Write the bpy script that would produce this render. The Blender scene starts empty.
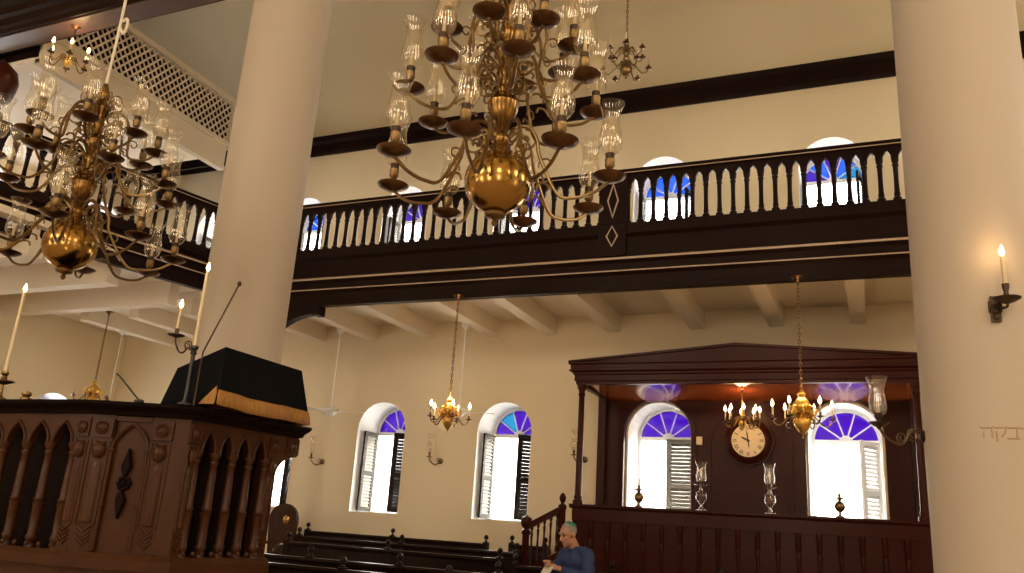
import bpy, math, random
from mathutils import Vector, Matrix
random.seed(4)
S = bpy.context.scene
COL = S.collection
PI = math.pi
def R(d): return math.radians(d)

# ------------------------------------------------------------------ materials
def mat(name, color, rough=0.5, metal=0.0, noise=None, nscale=(6, 6, 6), bump=0.0, bscale=60.0, coat=0.0, spec=None, amount=0.5):
    m = bpy.data.materials.new(name); m.use_nodes = True
    nt = m.node_tree; b = nt.nodes['Principled BSDF']
    b.inputs['Base Color'].default_value = (*color, 1)
    b.inputs['Roughness'].default_value = rough; b.inputs['Metallic'].default_value = metal
    if coat: b.inputs['Coat Weight'].default_value = coat; b.inputs['Coat Roughness'].default_value = 0.12
    if spec is not None: b.inputs['Specular IOR Level'].default_value = spec
    if noise or bump:
        tc = nt.nodes.new('ShaderNodeTexCoord'); mp = nt.nodes.new('ShaderNodeMapping')
        mp.inputs['Scale'].default_value = nscale
        nt.links.new(tc.outputs['Object'], mp.inputs['Vector'])
    if noise:
        n = nt.nodes.new('ShaderNodeTexNoise'); n.inputs['Scale'].default_value = 1.0; n.inputs['Detail'].default_value = 6
        nt.links.new(mp.outputs['Vector'], n.inputs['Vector'])
        r = nt.nodes.new('ShaderNodeValToRGB')
        r.color_ramp.elements[0].position = 0.5 - amount / 2; r.color_ramp.elements[0].color = (*color, 1)
        r.color_ramp.elements[1].position = 0.5 + amount / 2; r.color_ramp.elements[1].color = (*noise, 1)
        nt.links.new(n.outputs['Fac'], r.inputs['Fac']); nt.links.new(r.outputs['Color'], b.inputs['Base Color'])
    if bump:
        n2 = nt.nodes.new('ShaderNodeTexNoise'); n2.inputs['Scale'].default_value = bscale; n2.inputs['Detail'].default_value = 4
        nt.links.new(tc.outputs['Object'], n2.inputs['Vector'])
        bp = nt.nodes.new('ShaderNodeBump'); bp.inputs['Strength'].default_value = bump; bp.inputs['Distance'].default_value = 0.01
        nt.links.new(n2.outputs['Fac'], bp.inputs['Height']); nt.links.new(bp.outputs['Normal'], b.inputs['Normal'])
    return m
def emis(name, color, strength):
    m = bpy.data.materials.new(name); m.use_nodes = True; nt = m.node_tree
    b = nt.nodes['Principled BSDF']; b.inputs['Base Color'].default_value = (*color, 1)
    b.inputs['Emission Color'].default_value = (*color, 1); b.inputs['Emission Strength'].default_value = strength
    return m
def thin_glass(name, tint=(1, 1, 1), facing=0.45, base=0.05, rough=0.03, gcol=(1, 1, 1)):
    m = bpy.data.materials.new(name); m.use_nodes = True; nt = m.node_tree; nt.nodes.clear()
    o = nt.nodes.new('ShaderNodeOutputMaterial'); t = nt.nodes.new('ShaderNodeBsdfTransparent'); g = nt.nodes.new('ShaderNodeBsdfGlossy')
    t.inputs['Color'].default_value = (*tint, 1); g.inputs['Roughness'].default_value = rough; g.inputs['Color'].default_value = (*gcol, 1)
    lw = nt.nodes.new('ShaderNodeLayerWeight'); lw.inputs['Blend'].default_value = 0.25
    mr = nt.nodes.new('ShaderNodeMapRange'); mr.inputs['To Min'].default_value = base; mr.inputs['To Max'].default_value = facing
    mx = nt.nodes.new('ShaderNodeMixShader')
    nt.links.new(lw.outputs['Facing'], mr.inputs['Value']); nt.links.new(mr.outputs['Result'], mx.inputs['Fac'])
    nt.links.new(t.outputs[0], mx.inputs[1]); nt.links.new(g.outputs[0], mx.inputs[2]); nt.links.new(mx.outputs[0], o.inputs['Surface'])
    return m
M = {}
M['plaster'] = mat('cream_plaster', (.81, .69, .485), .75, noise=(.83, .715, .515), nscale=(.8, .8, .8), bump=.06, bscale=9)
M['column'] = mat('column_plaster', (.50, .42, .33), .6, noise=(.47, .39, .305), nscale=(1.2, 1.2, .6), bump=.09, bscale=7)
M['vault'] = mat('vault_plaster', (.75, .64, .445), .8, noise=(.77, .665, .475), nscale=(.5, .5, .5))
M['white'] = mat('white_paint', (.83, .74, .60), .5, noise=(.80, .70, .56), nscale=(2, 2, 2))
M['cream'] = mat('cream_lattice_paint', (.60, .50, .365), .6, noise=(.55, .455, .33), nscale=(3, 3, 3))
M['jamb'] = mat('white_window_paint', (.9, .89, .87), .5)
M['dark'] = mat('dark_stained_wood', (.017, .006, .004), .42, noise=(.010, .004, .003), nscale=(3, 3, 14), spec=.10, amount=.8)
M['dark2'] = mat('dark_pew_wood', (.016, .006, .004), .33, noise=(.009, .004, .003), nscale=(2, 9, 9), spec=.18, amount=.8)
M['trimline'] = mat('tan_inlay_line', (.50, .36, .25), .5)
M['mahog'] = mat('polished_mahogany', (.047, .0085, .0036), .3, noise=(.031, .0055, .0028), nscale=(1.5, 5, 9), spec=.13, amount=.9)
M['soffit'] = mat('glossy_mahogany_veneer', (.36, .085, .022), .12, noise=(.22, .045, .012), nscale=(1.2, 5, 3), coat=1.0, amount=.8)
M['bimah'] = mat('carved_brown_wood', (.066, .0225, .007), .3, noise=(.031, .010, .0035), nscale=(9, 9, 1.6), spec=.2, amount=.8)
M['bimah_dark'] = mat('dark_wood_and_recess_shade', (.008, .003, .002), .6, spec=.06, noise=(.007, .003, .002), nscale=(6, 6, 2))  # near-black wood: recess shade put into the colour; also serves dark cap rails
M['brass'] = mat('polished_brass', (.40, .235, .065), .2, 1.0, bump=.03, bscale=14)
M['gilt'] = mat('gilt_brass', (.75, .46, .10), .36, .85, bump=.05, bscale=30)
M['stem'] = mat('browned_brass', (.29, .16, .05), .25, 1.0, noise=(.19, .10, .03), nscale=(9, 9, 9))
M['oldbrass'] = mat('aged_brass', (.25, .16, .066), .33, 1.0, noise=(.16, .095, .036), nscale=(14, 14, 14))
M['copper'] = mat('dark_copper_brass', (.17, .092, .046), .34, 1.0, noise=(.10, .052, .027), nscale=(18, 18, 18))
M['iron'] = mat('dark_bronze', (.07, .045, .03), .4, .9)
M['bronze'] = mat('worn_bronze', (.13, .085, .05), .4, .9)
M['black'] = mat('black_metal', (.012, .011, .011), .4)
M['wax'] = mat('ivory_candle_wax', (.62, .50, .33), .5)
M['flame'] = emis('candle_flame', (1, .66, .28), 26)
M['bulb'] = emis('flame_bulb', (1, .62, .25), 22)
M['glass'] = thin_glass('clear_hurricane_glass', (.95, .93, .88), .55, .08, .06, (1, .95, .86))
M['crystal'] = thin_glass('cut_glass', (.97, .96, .95), .62, .14, .05)
M['violet'] = thin_glass('violet_stained_glass', (.060, .0075, .19), .10, .03, .1)
M['blue'] = thin_glass('blue_stained_glass', (.04, .105, .29), .10, .03, .1)
M['cyan'] = thin_glass('cyan_stained_glass', (.015, .14, .22), .10, .03, .1)
M['shutter'] = mat('grey_green_shutter_paint', (.20, .185, .145), .55, noise=(.15, .14, .11), nscale=(4, 4, 4))
M['shutter_dark'] = mat('backlit_brown_shutter', (.022, .014, .008), .6, spec=.15)  # near-black brown: shade of the backlit leaves put into the colour
M['facade'] = mat('white_limewash', (.93, .93, .92), .8)
M['louvre'] = mat('grey_louvre', (.05, .047, .042), .7)
M['velvet'] = mat('black_velvet', (.004, .004, .005), .95, spec=.1)
M['gold'] = mat('gold_fringe', (.40, .20, .04), .6, noise=(.25, .11, .02), nscale=(60, 60, 5), bump=.4, bscale=120)
M['sand'] = mat('pale_sand', (.52, .40, .27), .9, noise=(.46, .35, .23), nscale=(7, 7, 7), bump=.2, bscale=50)
M['dial'] = mat('cream_clock_dial', (.80, .66, .42), .45)
M['ink'] = mat('black_dial_paint', (.012, .01, .008), .5)
M['rope'] = mat('white_cord', (.70, .62, .50), .8)
M['skin'] = mat('skin', (.52, .27, .18), .5, noise=(.46, .22, .14), nscale=(20, 20, 20))
M['hair'] = mat('grey_hair', (.36, .32, .29), .7, noise=(.22, .2, .18), nscale=(70, 70, 70))
M['kippah'] = mat('green_kippah', (.010, .20, .12), .8, noise=(.02, .28, .18), nscale=(90, 90, 90))
M['shirt'] = mat('blue_shirt', (.026, .052, .16), .8, noise=(.018, .036, .12), nscale=(12, 12, 12))
M['trousers'] = mat('dark_trousers', (.03, .03, .035), .85)
M['paper'] = mat('white_paper', (.8, .77, .7), .7)
M['letter'] = mat('tan_metal_letters', (.42, .29, .17), .5)

# ------------------------------------------------------------------ mesh builder
class MB:
    def __init__(s): s.v = []; s.f = []
    def add(s, vs, fs):
        o = len(s.v); s.v += [tuple(p) for p in vs]; s.f += [tuple(i + o for i in f) for f in fs]; return s
    def box(s, x0, x1, y0, y1, z0, z1):
        v = [(x, y, z) for z in (z0, z1) for y in (y0, y1) for x in (x0, x1)]
        return s.add(v, [(0, 2, 3, 1), (4, 5, 7, 6), (0, 1, 5, 4), (2, 6, 7, 3), (0, 4, 6, 2), (1, 3, 7, 5)])
    def tbox(s, mtx, x0, x1, y0, y1, z0, z1):
        v = [tuple(mtx @ Vector((x, y, z))) for z in (z0, z1) for y in (y0, y1) for x in (x0, x1)]
        return s.add(v, [(0, 2, 3, 1), (4, 5, 7, 6), (0, 1, 5, 4), (2, 6, 7, 3), (0, 4, 6, 2), (1, 3, 7, 5)])
    def lathe(s, prof, n=20, c=(0, 0, 0), mtx=None, closed=True):
        vs = []; fs = []; k = len(prof)
        for r, z in prof:
            for i in range(n):
                a = 2 * PI * i / n
                p = Vector((c[0] + r * math.cos(a), c[1] + r * math.sin(a), c[2] + z))
                vs.append(tuple(mtx @ p) if mtx else tuple(p))
        for j in range(k - 1):
            for i in range(n):
                i2 = (i + 1) % n; fs.append((j * n + i, j * n + i2, (j + 1) * n + i2, (j + 1) * n + i))
        if closed:
            if prof[0][0] > 1e-6: fs.append(tuple(range(n - 1, -1, -1)))
            if prof[-1][0] > 1e-6: fs.append(tuple((k - 1) * n + i for i in range(n)))
        return s.add(vs, fs)
    def tube(s, pts, r, n=8, caps=True):
        pts = [Vector(p) for p in pts]; k = len(pts)
        rs = r if isinstance(r, (list, tuple)) else [r] * k
        t0 = (pts[1] - pts[0]).normalized()
        u = t0.orthogonal().normalized(); vs = []; fs = []; pt = t0
        for i, p in enumerate(pts):
            if i == 0: t = t0
            elif i == k - 1: t = (pts[i] - pts[i - 1]).normalized()
            else: t = ((pts[i + 1] - pts[i]).normalized() + (pts[i] - pts[i - 1]).normalized()).normalized()
            q = pt.rotation_difference(t); u = (q @ u); u = (u - t * u.dot(t)).normalized(); w = t.cross(u); pt = t
            for j in range(n):
                a = 2 * PI * j / n
                vs.append(tuple(p + (u * math.cos(a) + w * math.sin(a)) * rs[i]))
        for i in range(k - 1):
            for j in range(n):
                j2 = (j + 1) % n; fs.append((i * n + j, i * n + j2, (i + 1) * n + j2, (i + 1) * n + j))
        if caps: fs.append(tuple(range(n - 1, -1, -1))); fs.append(tuple((k - 1) * n + i for i in range(n)))
        return s.add(vs, fs)
    def ell(s, c, r, n=16, m=10, mtx=None):
        vs = []; fs = []
        for i in range(m + 1):
            ph = -PI / 2 + PI * i / m
            for j in range(n):
                a = 2 * PI * j / n
                p = Vector((r[0] * math.cos(ph) * math.cos(a), r[1] * math.cos(ph) * math.sin(a), r[2] * math.sin(ph)))
                if mtx: p = mtx @ p
                vs.append((c[0] + p.x, c[1] + p.y, c[2] + p.z))
        for i in range(m):
            for j in range(n):
                j2 = (j + 1) % n; fs.append((i * n + j, i * n + j2, (i + 1) * n + j2, (i + 1) * n + j))
        return s.add(vs, fs)
    def prism(s, poly, d0, d1, mtx=None, axis='y'):
        # poly in (a,b); axis y -> (a, d, b); axis x -> (d, a, b); axis z -> (a, b, d)
        k = len(poly)
        def P(a, b, d): return (a, d, b) if axis == 'y' else ((d, a, b) if axis == 'x' else (a, b, d))
        vs = [P(a, b, d0) for a, b in poly] + [P(a, b, d1) for a, b in poly]
        if mtx: vs = [tuple(mtx @ Vector(p)) for p in vs]
        fs = [tuple(range(k)), tuple(range(2 * k - 1, k - 1, -1))] + [(i, i + k, (i + 1) % k + k, (i + 1) % k) for i in range(k)]
        return s.add(vs, fs)
    def sweep(s, prof, path):
        # prof: (d, z) offsets to the right-hand side of the path in plan; open sweep with mitred corners
        k = len(path); n = len(prof); vs = []; fs = []
        for i, p in enumerate(path):
            p = Vector((p[0], p[1]))
            ds = []
            if i > 0: ds.append((p - Vector(path[i - 1][:2])).normalized())
            if i < k - 1: ds.append((Vector(path[i + 1][:2]) - p).normalized())
            ns = [Vector((d.y, -d.x)) for d in ds]
            nn = ns[0] if len(ns) == 1 else (ns[0] + ns[1]) / (1 + ns[0].dot(ns[1]))
            for d, z in prof: vs.append((p.x + nn.x * d, p.y + nn.y * d, z))
        for i in range(k - 1):
            for j in range(n):
                j2 = (j + 1) % n; fs.append((i * n + j, (i + 1) * n + j, (i + 1) * n + j2, i * n + j2))
        fs.append(tuple(range(n - 1, -1, -1))); fs.append(tuple((k - 1) * n + j for j in range(n)))
        return s.add(vs, fs)
    def mesh(s, name, m=None, smooth=False):
        me = bpy.data.meshes.new(name); me.from_pydata(s.v, [], s.f); me.validate()
        import bmesh
        bm = bmesh.new(); bm.from_mesh(me); bmesh.ops.recalc_face_normals(bm, faces=bm.faces); bm.to_mesh(me); bm.free()
        if smooth:
            for p in me.polygons: p.use_smooth = True
            try: me.set_sharp_from_angle(angle=R(40))
            except Exception: pass
        if m is not None: me.materials.append(M[m] if isinstance(m, str) else m)
        return me
    def build(s, name, m, parent=None, smooth=False, loc=None, label=None):
        o = bpy.data.objects.new(name, s.mesh(name, m, smooth)); COL.objects.link(o)
        if parent: o.parent = parent
        if loc: o.location = loc
        if label: o['label'] = label
        return o
def inst(name, me, parent=None, loc=(0, 0, 0), rot=(0, 0, 0), sc=None):
    o = bpy.data.objects.new(name, me); COL.objects.link(o); o.location = loc; o.rotation_euler = rot
    if sc: o.scale = sc
    if parent: o.parent = parent
    return o
def thing(name, label, cat, loc=(0, 0, 0), rz=0, group=None):
    o = bpy.data.objects.new(name, None); COL.objects.link(o); o.empty_display_size = .1
    o.location = loc; o.rotation_euler = (0, 0, rz); o['label'] = label; o['category'] = cat
    if group: o['group'] = group
    return o
def tag(o, label, cat, group=None):
    o['label'] = label; o['category'] = cat
    if group: o['group'] = group
    return o
def struct(o): o['kind'] = 'structure'; return o
def dup(root, loc, rz, label, group=None, sc=None):
    def cp(o, par):
        c = o.copy(); COL.objects.link(c)
        if par: c.parent = par
        for ch in list(o.children): cp(ch, c)
        return c
    r = cp(root, None); r.location = loc; r.rotation_euler = (0, 0, rz); r['label'] = label
    if group: r['group'] = group
    if sc: r.scale = (sc, sc, sc)
    return r
def spline(pts, n=6):
    P = [Vector(p) for p in pts]; out = []
    for i in range(len(P) - 1):
        p0 = P[max(i - 1, 0)]; p1 = P[i]; p2 = P[i + 1]; p3 = P[min(i + 2, len(P) - 1)]
        for k in range(n):
            t = k / n
            out.append(0.5 * ((2 * p1) + (p2 - p0) * t + (2 * p0 - 5 * p1 + 4 * p2 - p3) * t * t + (3 * p1 - p0 - 3 * p2 + p3) * t ** 3))
    out.append(P[-1]); return out
def spiral(c, r0, r1, a0, turns, n=18, plane='xz'):
    out = []
    for i in range(n + 1):
        t = i / n; a = a0 + turns * 2 * PI * t; r = r0 + (r1 - r0) * t
        out.append((c[0] + r * math.cos(a), c[1], c[2] + r * math.sin(a)))
    return out
def chain_mb(mb, p0, p1, link=.05, wire=.005, wid=.012):
    p0 = Vector(p0); p1 = Vector(p1); L = (p1 - p0).length; n = max(2, int(L / (link * .78))); d = (p1 - p0) / n
    q = Vector((0, 0, 1)).rotation_difference(d.normalized())
    for i in range(n):
        c = p0 + d * (i + .5); pts = []
        for k in range(9):
            a = 2 * PI * k / 8; x = wid * math.cos(a); z = link * .5 * math.sin(a)
            v = Vector((x, 0, z)) if i % 2 == 0 else Vector((0, x, z))
            pts.append(c + q @ v)
        mb.tube(pts, wire, 5, caps=False)
    return mb
def lamp(name, loc, power, color=(1, .62, .30), r=.03):
    l = bpy.data.lights.new(name, 'POINT'); l.energy = power; l.color = color; l.shadow_soft_size = r
    o = bpy.data.objects.new(name, l); COL.objects.link(o); o.location = loc; return o
def area(name, loc, rot, sx, sy, power, color):
    l = bpy.data.lights.new(name, 'AREA'); l.shape = 'RECTANGLE'; l.size = sx; l.size_y = sy; l.energy = power; l.color = color
    o = bpy.data.objects.new(name, l); COL.objects.link(o); o.location = loc; o.rotation_euler = rot; return o

# ------------------------------------------------------------------ arched walls
def arched_wall(u0, u1, z0, z1, holes, d0, d1, axis='y', n=14):
    """wall slab in plane (u, z) between depths d0 and d1, holes = (uc, halfwidth, sill, spring) with round heads"""
    mb = MB(); us = {u0, u1}; mb.rev = set()
    for uc, hw, s, sp in holes:
        for i in range(n + 1): us.add(round(uc - hw * math.cos(PI * i / n), 5))
    us = sorted(u for u in us if u0 - 1e-6 <= u <= u1 + 1e-6)
    def P(u, d, z): return (u, d, z) if axis == 'y' else (d, u, z)
    def quad(a, b, c, d): mb.add([a, b, c, d], [(0, 1, 2, 3)])
    def top(h, u):
        uc, hw, s, sp = h; return sp + math.sqrt(max(0, hw * hw - (u - uc) ** 2))
    for a, b in zip(us[:-1], us[1:]):
        mid = (a + b) / 2
        hs = sorted([h for h in holes if abs(mid - h[0]) < h[1]], key=lambda h: h[2])
        za, zb = z0, z0
        for h in hs + [None]:
            ea, eb = (h[2], h[2]) if h else (z1, z1)
            for d in (d0, d1): quad(P(a, d, za), P(b, d, zb), P(b, d, eb), P(a, d, ea))
            if h:
                ta, tb = top(h, a), top(h, b)
                mb.rev |= {len(mb.f), len(mb.f) + 1}
                quad(P(a, d0, h[2]), P(b, d0, h[2]), P(b, d1, h[2]), P(a, d1, h[2]))
                quad(P(a, d0, ta), P(b, d0, tb), P(b, d1, tb), P(a, d1, ta))
                za, zb = ta, tb
    for uc, hw, s, sp in holes:
        mb.rev |= {len(mb.f), len(mb.f) + 1}
        for u in (uc - hw, uc + hw): quad(P(u, d0, s), P(u, d1, s), P(u, d1, sp), P(u, d0, sp))
    for u in (u0, u1): quad(P(u, d0, z0), P(u, d1, z0), P(u, d1, z1), P(u, d0, z1))
    for z in (z0, z1): quad(P(u0, d0, z), P(u1, d0, z), P(u1, d1, z), P(u0, d1, z))
    return mb
def white_reveals(o, mb):
    o.data.materials.append(M['jamb'])
    for i in mb.rev: o.data.polygons[i].material_index = 1
    return struct(o)

# ------------------------------------------------------------------ the room shell
YW = 13.0; XW = -15.0; XE = 6.0; YN = -4.0; WT = .82
CX = [-13.0, -10.6, -8.2, -5.76, -3.09, -.37, 2.3, 4.7]
HW = .5
LOW = (1.37, 2.83); UP = (5.62, 7.12)
holes = []
for x in CX:
    if x < 1: holes.append((x, HW, *LOW))
    holes.append((x, HW, *UP))
aw = arched_wall(XW - .4, XE + .4, -.1, 11.2, holes, YW, YW + WT); white_reveals(aw.build('wall_south', 'plaster'), aw)
WH = [(11.6, .5, 1.37, 2.78), (8.0, .5, 1.37, 2.78), (9.0, .5, 5.6, 6.95), (11.75, .5, 5.6, 6.95), (5.6, .5, 5.6, 6.95)]
aw = arched_wall(YN - .4, YW, -.1, 11.2, WH, XW - WT, XW, axis='x'); white_reveals(aw.build('wall_west', 'plaster'), aw)
struct(MB().box(XE, XE + .4, YN - .4, YW, -.1, 11.2).build('wall_east', 'plaster'))
struct(MB().box(XW, XE, YN - .4, YN, -.1, 11.2).build('wall_north', 'plaster'))
struct(MB().box(XW, XE, YN, YW, -.1, 0).build('floor', 'sand'))
# aisle vault and nave ceiling (one continuous ceiling)
mb = MB(); prof = []
n = 24
for i in range(n + 1):
    t = PI * i / n
    y = 9.95 + 3.05 * math.cos(t); z = 8.9 + (8.25 - 8.9) * i / n + 2.15 * math.sin(t)
    prof.append((y, z))
prof += [(6.55, 8.25)]
for i in range(n + 1):
    t = PI * i / n
    prof.append((4.3 + 2.25 * math.cos(t), 8.25 + 2.2 * math.sin(t)))
prof += [(2.05, 8.25), (1.7, 8.25)]
for i in range(n + 1):
    t = PI * i / n
    prof.append((-1.15 + 2.85 * math.cos(t), 8.25 + 2.2 * math.sin(t)))
k = len(prof)
vs = [(XW, y, z) for y, z in prof] + [(XE, y, z) for y, z in prof]
mb.add(vs, [(i, i + 1, i + 1 + k, i + k) for i in range(k - 1)])
struct(mb.build('ceiling', 'vault', smooth=True))
# cornice along the top of the south wall
cp = [(0, 8.55), (.05, 8.55), (.07, 8.60), (.07, 8.78), (.13, 8.84), (.16, 8.93), (0, 8.93)]
struct(MB().sweep(cp, [(XW, YW), (XE, YW)]).build('trim_1', 'dark'))
struct(MB().sweep(cp, [(XW, YN), (XW, YW - .17)]).build('trim_2', 'dark'))
# architrave over the columns: soffit board plus stepped dark mouldings
ap = [(-.19, 7.62), (.19, 7.62), (.19, 7.70), (.22, 7.74), (.22, 7.86), (.26, 7.9), (.26, 8.02), (.31, 8.08), (.34, 8.2), (.34, 8.27),
      (-.34, 8.27), (-.34, 8.2), (-.31, 8.08), (-.26, 8.02), (-.26, 7.9), (-.22, 7.86), (-.22, 7.74), (-.19, 7.70)]
struct(MB().sweep(ap, [(XW, 6.76), (XE, 6.76)]).build('trim_3', 'dark'))
struct(MB().box(XW, XE, 6.61, 6.91, 7.60, 7.625).build('trim_4', mat('brown_soffit_board', (.115, .055, .028), .4, noise=(.075, .035, .018), nscale=(1, 8, 8))))
# under-gallery ceiling (= gallery floors) and white joists
struct(MB().box(XW, XE, 10.68, YW, 4.80, 5.0).build('trim_5', 'white'))
struct(MB().add([(XW, YN, 4.92), (-11.6, YN, 4.92), (-10.35, 10.0, 4.92), (-10.0, 10.68, 4.92), (XW, 10.68, 4.92),
                 (XW, YN, 5.02), (-11.6, YN, 5.02), (-10.35, 10.0, 5.02), (-10.0, 10.68, 5.02), (XW, 10.68, 5.02)],
                [(0, 1, 2, 3, 4), (9, 8, 7, 6, 5), (0, 5, 6, 1), (1, 6, 7, 2), (2, 7, 8, 3), (3, 8, 9, 4), (4, 9, 5, 0)]).build('trim_6', 'white'))
ti = 7
for x in [-13.55, -12.3, -11.05, -9.8, -8.63, -7.41, -6.11, -5.02, -3.89, -2.5, -1.17, .0, 1.25, 2.5, 3.75, 5.0]:
    xl = x - .09 if x < -2 else x - .21
    struct(MB().box(xl, xl + .22, 10.70, YW - .001, 4.505, 4.801).build('trim_%d' % ti, 'white')); ti += 1
for (y, w) in ((10.0, .2), (8.75, .22), (7.4, .22)):
    struct(MB().box(XW, -10.75, y, y + w, 4.505, 4.92).build('trim_%d' % ti, 'white')); ti += 1

# ------------------------------------------------------------------ windows
def lunette_pane(mb, hw, a0, a1, y, n=6):
    pts = [(0.0, 0.0)] + [(hw * math.cos(a0 + (a1 - a0) * i / n), hw * math.sin(a0 + (a1 - a0) * i / n)) for i in range(n + 1)]
    mb.prism(pts, y - .004, y + .004)
def leaf_mb(w, h, t=.035, slats=22, bottom=.06):
    sl = MB(); st = MB(); st.box(0, .085, -t / 2, t / 2, 0, h); st.box(w - .085, w, -t / 2, t / 2, 0, h)
    for z in (0, h - .07, h * .45): st.box(.085, w - .085, -t / 2, t / 2, z, z + .07)
    for i in range(slats):
        z = .09 + (h - .18) * i / (slats - 1)
        sl.tbox(Matrix.Translation((w / 2, 0, z)) @ Matrix.Rotation(R(-64), 4, 'X'), -(w / 2 - .085), w / 2 - .085, -.031, .031, -.004, .004)
    return st, sl
_st, _sl = leaf_mb(.47, 1.42)
LEAF = (_st.mesh('shutter', 'shutter'), _sl.mesh('slats', 'shutter'))
LEAFD = (_st.mesh('shutter', 'shutter_dark'), _sl.mesh('slats', 'shutter_dark'))  # dark copy of the leaf, backlit shade in its colour
LEAFW = (_st.mesh('shutter', 'jamb'), _sl.mesh('slats', 'jamb'))  # white copy: daylight falling on the leaf is put into its colour
LEAFM = (_st.mesh('shutter', 'shutter_dark'), LEAF[1])
wi = [0]
def window(xc, sill, spring, panes, left=None, right=None, yf=YW + .68, rot=0, ox=None):
    """panes: five glass materials left to right; left/right: (mesh, opening angle) of the shutter leaves, hinged on the frame"""
    wi[0] += 1; hw = HW; h = spring - sill
    t = bpy.data.objects.new('window_%d' % wi[0], None); COL.objects.link(t); t['kind'] = 'structure'
    t.location = (xc, yf, sill) if ox is None else ox; t.rotation_euler = (0, 0, rot)
    f = MB(); fw = .05
    f.box(-hw, -hw + fw, -.04, .04, 0, h); f.box(hw - fw, hw, -.04, .04, 0, h)
    f.box(-hw, hw, -.045, .045, h - .035, h + .03); f.box(-hw, hw, -.05, .05, -.0, .03)
    n = 20; outer = [(hw * math.cos(PI * i / n), h + hw * math.sin(PI * i / n)) for i in range(n + 1)]
    inner = [((hw - fw) * math.cos(PI * i / n), h + (hw - fw) * math.sin(PI * i / n)) for i in range(n, -1, -1)]
    for i in range(n):
        f.prism([outer[i], outer[i + 1], inner[n - i - 1], inner[n - i]], -.04, .04)
    k = len(panes)
    for i in range(1, k):
        a = PI * i / k
        f.tbox(Matrix.Translation((0, 0, h)) @ Matrix.Rotation(-a, 4, 'Y'), .09, hw - fw / 2, -.02, .02, -.011, .011)
    f.prism([(.10 * math.cos(PI * i / 10), h + .10 * math.sin(PI * i / 10)) for i in range(11)], -.025, .025)
    f.build('frame', 'jamb', t)
    for i, m in enumerate(panes):
        mb = MB(); lunette_pane(mb, hw - .03, PI - PI * (i + 1) / k, PI - PI * i / k, 0)
        p = mb.build('stained_pane', m, t, loc=(0, 0, h + .02))
    for side, spec in ((-1, left), (1, right)):
        if spec:
            lf, ang = spec
            hx = side * (hw - fw)
            o = inst('shutter', lf[0], t, (hx, -.06, .03), (0, 0, R(-ang) if side < 0 else R(180 + ang)))
            inst('slats', lf[1], o)
    return t
V, B, C = 'violet', 'blue', 'cyan'
sp5 = [V] * 5
for i, x in enumerate(CX):
    lp = sp5
    if i == 3: lp = [V, C, V, V, V]
    L = (LEAFM, 88); Rr = (LEAFD, 36 if i < 3 else 54)
    if i == 4: L = None; Rr = (LEAF, 0)
    if i == 5: L = None; Rr = (LEAFW, 58)
    if x < 1: window(x, *LOW, lp, L, Rr)
for i, x in enumerate(CX):
    window(x, *UP, {4: [B] * 5, 5: [V, B, V, B, C], 1: [B] * 5}.get(i, sp5), (LEAFM, 86), (LEAFD, 80))
for (yc, hw, s, spz) in WH:
    window(0, s, spz, sp5, (LEAF, 86), (LEAFD, 86), rot=R(90), ox=(XW - .68, yc, s))

# ------------------------------------------------------------------ outside
t = thing('building', 'white limewashed building outside, seen through the arched windows', 'building', (-6, 19, 0))
MB().box(-12, 16, 0, 5, 0, 9).build('facade', 'facade', t)
for lx in (-11.25, -8.52, -5.8, -3.0):
    f = MB().box(-.30, .30, -.06, .0, 0, .56)
    w = f.build('louvred_window', 'facade', t, loc=(lx + 6, -.001, 2.04))
    s = MB()
    for k in range(6): s.box(-.25, .25, -.09, -.05, .05 + k * .08, .09 + k * .08)
    s.build('louvres', 'louvre', w)
struct(MB().box(-45, 30, YW + WT, 19, -.3, -.05).build('ground', 'facade'))
# ------------------------------------------------------------------ columns
LC = (-6.135, 6.76); RC = (.79, 6.76)
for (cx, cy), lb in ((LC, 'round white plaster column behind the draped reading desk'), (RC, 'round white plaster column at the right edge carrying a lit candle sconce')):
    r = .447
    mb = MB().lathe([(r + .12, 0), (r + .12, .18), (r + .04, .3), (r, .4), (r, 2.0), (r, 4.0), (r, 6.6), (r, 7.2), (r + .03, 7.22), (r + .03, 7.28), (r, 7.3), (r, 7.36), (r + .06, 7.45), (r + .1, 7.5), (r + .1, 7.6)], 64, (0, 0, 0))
    tag(mb.build('column', 'column', smooth=True, loc=(cx, cy, 0)), lb, 'column')

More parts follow.
